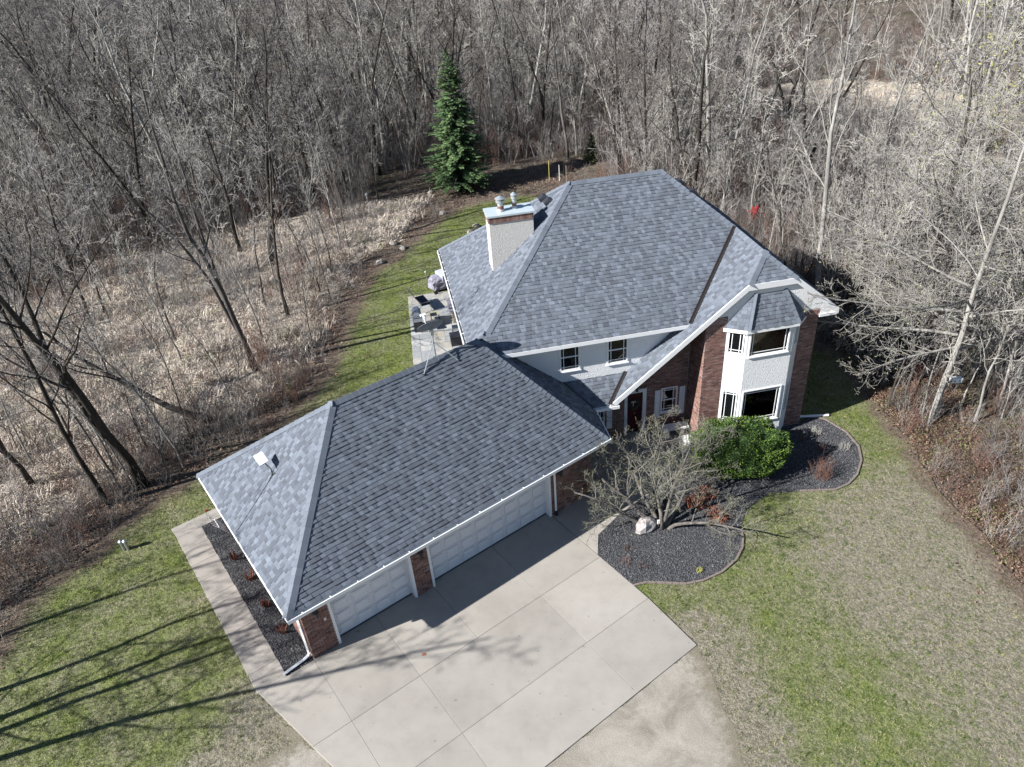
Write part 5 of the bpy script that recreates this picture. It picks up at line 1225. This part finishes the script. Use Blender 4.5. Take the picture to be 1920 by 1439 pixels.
for i, (u, v, l) in enumerate(((738, 457, 'rounded tan stone at the curved edge of the back lawn'), (755, 466, 'pale flat stone next to the rounded tan stone'), (713, 493, 'small stone where the brush meets the back lawn'), (830, 401, 'flat pale stone at the top of the back lawn'), (808, 362, 'dark field stone beneath the spruce'), (893, 425, 'pale stone bordering the bed behind the chimney'), (882, 436, 'tan stone at the lower end of the bed behind the chimney'))):
    rock('field_stone', l, gp(u, v), .30, .24, .17, i * 1.7 + .4, 'field_stone', 'stone', None, -.06)
# satellite dish on its tripod
pb = G(8.35, 4.36, ZG + S * 4.15); dish = thing('satellite_dish', 'grey oval satellite dish on a tripod standing on the garage roof ridge', 'satellite dish', pb)
pt = pb + UP * 1.0
m = MB(); m.tube([pb - UP * .05, pt], .03, 8); m.build('mast', 'galvanised', dish)
for q in ((7.56, 3.9), (9.0, 3.87)):
    f = G(q[0], q[1], ZG + S * q[1] + .02); m = MB(); m.tube([pb + UP * .62, f], .018, 6); lg = m.build('leg', 'galvanised', dish); m = MB(); m.lathe(f - UP * .01, [(.06, 0), (.05, .03)], 8); m.build('foot', 'dark_plastic', lg)
m = MB(); m.lathe(pb - UP * .04, [(.09, 0), (.06, .05)], 8); m.build('mast_foot', 'dark_plastic', dish)
ax = Vector((-.30, .66, .62)).normalized()               # the way the dish looks: away from the drive, up to the left
hx = UP.cross(ax).normalized(); hy = ax.cross(hx); m = MB(); cen = pt + UP * .16 + ax * .10; N = 28; rings = [(1, .0), (.985, .012), (.8, -.035), (.5, -.075), (.2, -.095)]
for k, zz in rings:
    for i in range(N): a = 2 * pi * i / N; m.v.append(cen + hx * (cos(a) * .50 * k) + hy * (sin(a) * .40 * k) + ax * zz)
for r in range(len(rings) - 1):
    for i in range(N): m.face([r * N + i, r * N + (i + 1) % N, (r + 1) * N + (i + 1) % N, (r + 1) * N + i])
m.face([(len(rings) - 1) * N + i for i in range(N)]); m.build('reflector', 'dish_grey', dish, True)
m = MB(); m.box(pt - hx * .06 - UP * .06 - ax * .06, hx * .12, ax * .14, UP * .22); m.build('bracket', 'galvanised', dish)
fe = cen + ax * .55 - hy * .34; m = MB(); m.tube([cen - hy * .36, cen - hy * .42 + ax * .2, fe], .018, 6); m.build('feed_arm', 'galvanised', dish)
m = MB(); m.box(fe - hx * .1 - hy * .02, hx * .2, hy * .08, ax * .08); m.tube([fe + hy * .05, fe + hy * .05 - ax * .12], .035, 8); m.build('feed_horn', 'white_trim', dish)
# flat internet antenna on the garage hip slope
fb = G(1.78, 4.55, ZG + S * 1.78); ant = thing('flat_antenna', 'white flat panel antenna on a short mast on the garage hip slope', 'antenna', fb)
tp = G(1.66, 4.98, fb.z + .52); m = MB(); m.tube([fb - UP * .03, fb + UP * .3, tp - UP * .05], .02, 6); m.build('mast', 'dark_plastic', ant)
an = (UP + GX * -.12 + GY * -.18).normalized(); a1 = (GY - an * GY.dot(an)).normalized(); a2 = a1.cross(an); m = MB(); m.box(tp - a1 * .26 - a2 * .155, a1 * .52, a2 * .31, an * .035); m.build('panel', 'white_panel', ant)
for q in ((.16, .1), (-.16, .1), (0, -.2)): f = G(1.78 + q[1], 4.55 + q[0], ZG + S * (1.78 + q[1]) + .02); m = MB(); m.tube([fb + UP * .12, f], .012, 5); m.build('leg', 'dark_plastic', ant)
m = MB(); m.tube([fb + UP * .05, G(1.3, 4.5, ZG + S * 1.3 + .04), G(.7, 4.44, ZG + S * .7 + .04), G(.06, 4.4, ZG + S * .06 + .04)], .008, 5); m.build('cable', 'dark_plastic', ant)
# patio behind the house
rp = random.Random(6); polys = []; y = 9.3
while y < 16.5:
    hh = rp.choice((.46, .61, .61)); x = -2.15 + .3 * (y - 9.3) / 7.2
    while x < 3.0:
        w = rp.choice((.46, .61, .76, .92)); w = min(w, 3.0 - x)
        if w > .15: polys.append([M(x, y), M(x + w, y), M(x + w, y + hh), M(x, y + hh)])
        x += w
    y += hh
slabs('patio', 'grey and tan flagstone patio behind the house', polys, -.005, 'flagstone', 'paver', -.08, .006, .008)
def tubes(name, paths, r, mat, par, n=5):
    m = MB()
    for p_ in paths: m.tube(p_, r, n)
    return m.build(name, mat, par)
def L_(o, ang):                                     # local frame at o
    c, s = cos(ang), sin(ang); return lambda x, y, z=0: o + Vector((c * x - s * y, s * x + c * y, z))
TM = radians(8.56)
bo = M(-1.25, 15.35, -.005); q = L_(bo, TM + radians(-75)); be = thing('garden_bench', 'dark blue sling bench on the patio', 'bench', bo)
m = MB(); m.box(q(-.62, -.05, .42), q(1.24, 0) - q(0, 0), q(0, .52) - q(0, 0), UP * .05); m.build('seat', 'sling', be)
m = MB(); m.box(q(-.62, -.08, .45), q(1.24, 0) - q(0, 0), q(0, -.34) - q(0, 0) + UP * .62, (q(0, .05) - q(0, 0))); m.build('backrest', 'sling', be)
for sx in (-.66, .66): tubes('leg', [[q(sx, .45, 0), q(sx, .45, .62), q(sx, -.1, .64), q(sx, -.42, 1.05)], [q(sx, -.1, .64), q(sx, -.3, 0)]], .018, 'grey_metal', be)
go_ = M(-1.55, 13.0, -.005); q = L_(go_, TM + radians(90)); gr = thing('barbecue_grill', 'black barbecue grill with steel lid on the patio edge', 'grill', go_)
ex = lambda x, y: q(x, y) - q(0, 0)
m = MB(); m.box(q(-.45, -.25, .1), ex(.9, 0), ex(0, .5), UP * .68); m.build('cabinet', 'dark_plastic', gr)
m = MB(); m.prism([q(-.4, -.25, .84), q(-.4, .25, .84), q(-.4, .24, 1.0), q(-.4, .1, 1.16), q(-.4, -.1, 1.16), q(-.4, -.24, 1.0)], ex(.8, 0)); ld = m.build('lid', 'steel', gr); tubes('lid_handle', [[q(-.3, .29, .98), q(.3, .29, .98)]], .015, 'grey_metal', ld)
for sx in (-.75, .45): m = MB(); m.box(q(sx, -.24, .8), ex(.3, 0), ex(0, .48), UP * .035); m.build('side_shelf', 'grey_metal', gr)
for sx, sy in ((-.4, -.2), (.4, -.2), (-.4, .2), (.4, .2)): m = MB(); m.lathe(q(sx, sy, 0), [(.04, 0), (.04, .11)], 8); m.build('caster', 'black_metal', gr)
m = MB(); m.box(q(-.42, -.22, .775), ex(.84, 0), ex(0, .44), UP * .07); m.build('firebox', 'black_metal', gr)
to = M(-.55, 13.55, -.005); q = L_(to, TM); st_ = thing('side_table', 'small tan topped patio side table', 'table', to); m = MB(); m.box(q(-.26, -.26, .46), q(.52, 0) - q(0, 0), q(0, .52) - q(0, 0), UP * .04); m.build('table_top', 'tan_top', st_)
for sx in (-.22, .22):
    for sy in (-.22, .22): tubes('leg', [[q(sx, sy, 0), q(sx, sy, .47)]], .015, 'black_metal', st_)
to = M(.95, 13.6, -.005); q = L_(to, TM); ex = lambda x, y: q(x, y) - q(0, 0); ft = thing('stone_table', 'grey topped patio table on a stacked stone base', 'table', to)
m = MB(); m.box(q(-.7, -.8, .72), ex(1.4, 0), ex(0, 1.6), UP * .06); m.build('table_top', 'table_top', ft); rs_ = random.Random(4); z = 0
while z < .70:
    hh = min(.12, .72 - z)
    for side in range(4):
        a = -.55
        while a < .5:
            w = rs_.uniform(.14, .3); w = min(w, .55 - a); dpt = rs_.uniform(.0, .03); m = MB()
            if side == 0: m.box(q(a, -.65 - dpt, z), ex(w - .012, 0), ex(0, .12), UP * (hh - .01))
            elif side == 1: m.box(q(a, .53 + dpt, z), ex(w - .012, 0), ex(0, .12), UP * (hh - .01))
            elif side == 2: m.box(q(-.55 - dpt, a, z), ex(.12, 0), ex(0, w - .012), UP * (hh - .01))
            else: m.box(q(.43 + dpt, a, z), ex(.12, 0), ex(0, w - .012), UP * (hh - .01))
            m.build('base_stone', 'field_stone', ft); a += w
    z += hh
to = M(.35, 17.6, -.03); q = L_(to, TM + .3); cv = thing('covered_cart', 'lilac and silver sheet draped over a wheeled cart beyond the patio', 'covered cart', to); m = MB(); N = 20; rc = random.Random(8); pr = [(.74, .14), (.72, .40), (.70, .62), (.66, .78), (.55, .86), (.05, .90)]
for r, z in pr:
    for i in range(N): a = 2 * pi * i / N; k = 1 + .10 * sin(a * 5 + z * 4) + rc.uniform(-.09, .09); sq = lambda x: math.copysign(abs(x) ** .5, x); m.v.append(q(sq(cos(a)) * r * 1.1 * k, sq(sin(a)) * r * .66 * k, z + rc.uniform(-.02, .02)))
for j in range(len(pr) - 1):
    for i in range(N): m.face([j * N + i, j * N + (i + 1) % N, (j + 1) * N + (i + 1) % N, (j + 1) * N + i])
m.face([(len(pr) - 1) * N + i for i in range(N)]); m.build('sheet', 'cloth_lilac', cv)
m = MB(); m.box(q(-.15, -.50, .70), q(.92, .06) - q(0, 0), q(-.05, 1.0) - q(0, 0), UP * .30 ); m.build('top_sheet', 'cloth_silver', cv)
for sx in (-.7, .7): m = MB(); m.tube([q(sx, -.60, .13), q(sx, -.54, .13)], .13, 12); m.build('wheel', 'dark_plastic', cv)
tubes('frame', [[q(-.7, -.57, .13), q(-.7, -.57, .3), q(.7, -.57, .3), q(.7, -.57, .13)]], .02, 'black_metal', cv)
to = M(.42, 11.75, -.005); q = L_(to, TM); fc = thing('wire_chair', 'black wire frame chair beside the stone table', 'chair', to)
tubes('frame', [[q(-.22, -.22, 0), q(-.2, -.2, .45), q(-.2, .2, .45), q(-.22, .24, 0)], [q(.22, -.22, 0), q(.2, -.2, .45), q(.2, .2, .45), q(.22, .24, 0)], [q(-.2, .2, .45), q(-.2, .28, .9), q(.2, .28, .9), q(.2, .2, .45)]], .013, 'black_metal', fc); m = MB(); m.box(q(-.2, -.2, .44), q(.4, 0) - q(0, 0), q(0, .4) - q(0, 0), UP * .02); m.build('seat', 'sling', fc)
to = M(.35, 10.75, -.005); q = L_(to, TM); ex = lambda x, y: q(x, y) - q(0, 0); bx_ = thing('deck_box', 'dark storage box against the house corner on the patio', 'storage box', to); m = MB(); m.box(q(-.38, -.28, 0), ex(.76, 0), ex(0, .56), UP * .5); m.build('body', 'dark_plastic', bx_); m = MB(); m.box(q(-.40, -.30, .5), ex(.8, 0), ex(0, .6), UP * .05); m.build('lid', 'dark_plastic', bx_)
# posts, markers, ornaments
def post(name, label, cat, p, h, r, mat, top=None):
    o = thing(name, label, cat, p); m = MB(); m.tube([p - UP * .15, p + UP * h], r, 8); m.build('post', mat, o)
    return o
for u, v, h, r, mt, l in ((1030, 336, 1.5, .025, 'yellow_paint', 'yellow marker stake in the leaf litter behind the house'), (1049, 337, 1.2, .025, 'white_trim', 'white marker stake beside the yellow one'), (1062, 341, 1.3, .018, 'wood_pale', 'thin wooden stake right of the white marker')): p = gp(u, v); post('marker_stake', l, 'stake', p, h, r, mt)
p = gp(694, 404); bh = post('garden_pole', 'thin white pole with a small lamp head left of the back lawn', 'pole', p, 1.5, .03, 'white_trim'); m = MB(); m.lathe(p + UP * 1.5, [(.02, 0), (.12, .03), (.12, .1), (.02, .2)], 10); m.build('lamp_head', 'galvanised', bh)
p = gp(800, 523); pl = post('path_light', 'small grey path light at the corner of the patio bed', 'path light', p, .42, .025, 'grey_metal'); m = MB(); m.lathe(p + UP * .42, [(.03, 0), (.09, .02), (.09, .06), (.01, .12)], 10); m.build('lamp_head', 'galvanised', pl)
p = gp(237, 1031); vp = thing('lawn_vent', 'pair of grey vent pipes standing in the side lawn', 'vent pipe', p)
for dx in (-.08, .08): m = MB(); m.tube([p + Vector((dx, 0, -.1)), p + Vector((dx, 0, .42))], .055, 10); pp = m.build('pipe', 'grey_metal', vp); m = MB(); m.lathe(p + Vector((dx, 0, .40)), [(.08, 0), (.08, .06), (.02, .12)], 10); m.build('cap', 'galvanised', pp)
p = gp(389, 968); rf = post('red_marker', 'small red flag marker on the side path', 'marker', p, .30, .008, 'dark_plastic'); m = MB(); m.box(p + UP * .22, Vector((.10, .03, 0)), Vector((-.003, .01, 0)), UP * .09); m.build('flag', 'red_paint', rf)
p = gp(1413, 440) + UP * -.1; sp = thing('garden_spinner', 'red metal garden spinner beyond the right roof slope', 'garden ornament', p); m = MB(); m.tube([p, p + UP * 1.5], .02, 6); m.build('post', 'black_metal', sp)
for k in range(9):
    a = k * 2 * pi / 9; d = Vector((cos(a), .25, sin(a))); e_ = Vector((-sin(a), .1, cos(a))) * .15; c0 = p + UP * 1.5; m = MB(); m.add([c0, c0 + d * .3 + e_, c0 + d * .62, c0 + d * .3 - e_ + Vector((0, .06, 0))], [[0, 1, 2, 3]]); m.build('blade', 'red_paint', sp)
p = gp(1757, 790); tz = 2.15; nb = thing('nest_box', 'white nest box fixed to the pale trunk at the lawn edge', 'nest box', Vector((p.x + .62, p.y + .5, 1.62))); b0 = ROOT[nb.name]
m = MB(); m.box(b0 + Vector((-.22, -.1, 0)), Vector((.44, 0, 0)), Vector((0, .2, 0)), UP * .2); m.build('box', 'white_panel', nb)
for dx in (-.1, .1): m = MB(); m.tube([b0 + Vector((dx, -.105, .1)), b0 + Vector((dx, -.095, .1))], .035, 10); m.build('entrance_hole', 'black_metal', nb)
m = MB(); m.tube([b0 + Vector((0, .05, .1)), b0 + Vector((-.62, -.2, .0))], .02, 5); m.build('bracket', 'black_metal', nb)
p = G(.22, 8.2, -.02); tl = thing('white_trellis', 'bent white wire trellis at the garage wall behind the side bed', 'trellis', p)
for k in range(5): m = MB(); m.tube([p + GY * (k * .14 - .3), p + GY * (k * .16 - .3) - GX * .25 + UP * .45, p + GY * (k * .13 - .2) - GX * .42 + UP * .62], .012, 5); m.build('rod', 'white_panel', tl)
m = MB(); m.tube([p - GY * .3 - GX * .25 + UP * .45, p + GY * .35 - GX * .25 + UP * .45], .012, 5); m.build('crossbar', 'white_panel', tl)
# bench and planter below the entry window
p = M(8.35, .25, 0); wb = thing('stone_bench', 'white stone bench by the front entry below the shuttered window', 'bench', p)
m = MB(); m.box(M(7.75, .05, .40), MX * 1.1, MY * .40, UP * .08); m.build('seat', 'white_panel', wb)
for x in (7.9, 8.6): m = MB(); m.box(M(x, .12, -.004), MX * .13, MY * .26, UP * .404); m.build('leg', 'white_panel', wb)
p = M(8.45, -.75, 0); wp = thing('stone_plinth', 'white square stone plinth between bench and evergreen shrub', 'plinth', p)
m = MB(); m.box(M(8.2, -1.0, -.02), MX * .5, MY * .5, UP * .42); m.build('block', 'white_panel', wp); m = MB(); m.box(M(8.15, -1.05, .40), MX * .6, MY * .6, UP * .07); m.build('cap', 'white_panel', wp)
p = gp(1234, 990); sg = post('plant_label', 'small white plant marker behind the boulder', 'sign', p, .34, .01, 'wood_pale'); m = MB(); m.box(p + Vector((-.05, 0, .2)), Vector((.1, 0, 0)), Vector((0, .012, 0)), UP * .2); m.build('plate', 'white_panel', sg)
p = gp(1310, 1071); tp_ = tag(bpy.data.objects.new('sprouting_plant', tuft(5, 30, .16, .03, .1, .8, 'yellow_leaf')), 'small bright yellow green sprout in the mulch bed', 'plant'); COL.objects.link(tp_); tp_.location = (p.x, p.y, -.02)
m = MB(); a0, a1_ = gp(518, 332), gp(602, 336); m.tube([a0 + UP * .12, a0.lerp(a1_, .5) + UP * .16, a1_ + UP * .1], [.16, .14, .09], 8); solo('fallen_log', m, 'wood_pale', 'pale fallen log lying among the trees beyond the reeds', 'log', a0)
p = gp(795, 1228); m = MB(); m.add([p + Vector((-.06, -.05, .006)), p + Vector((.07, -.03, .012)), p + Vector((.05, .07, .006)), p + Vector((-.05, .05, .02))], [[0, 1, 2, 3]]); solo('fallen_leaf', m, 'rust_leaf', 'single reddish leaf lying on the driveway', 'leaf', p)
scene.cycles.max_bounces = 5; scene.cycles.diffuse_bounces = 2; scene.cycles.glossy_bounces = 2; scene.cycles.transmission_bounces = 3; scene.cycles.transparent_max_bounces = 8
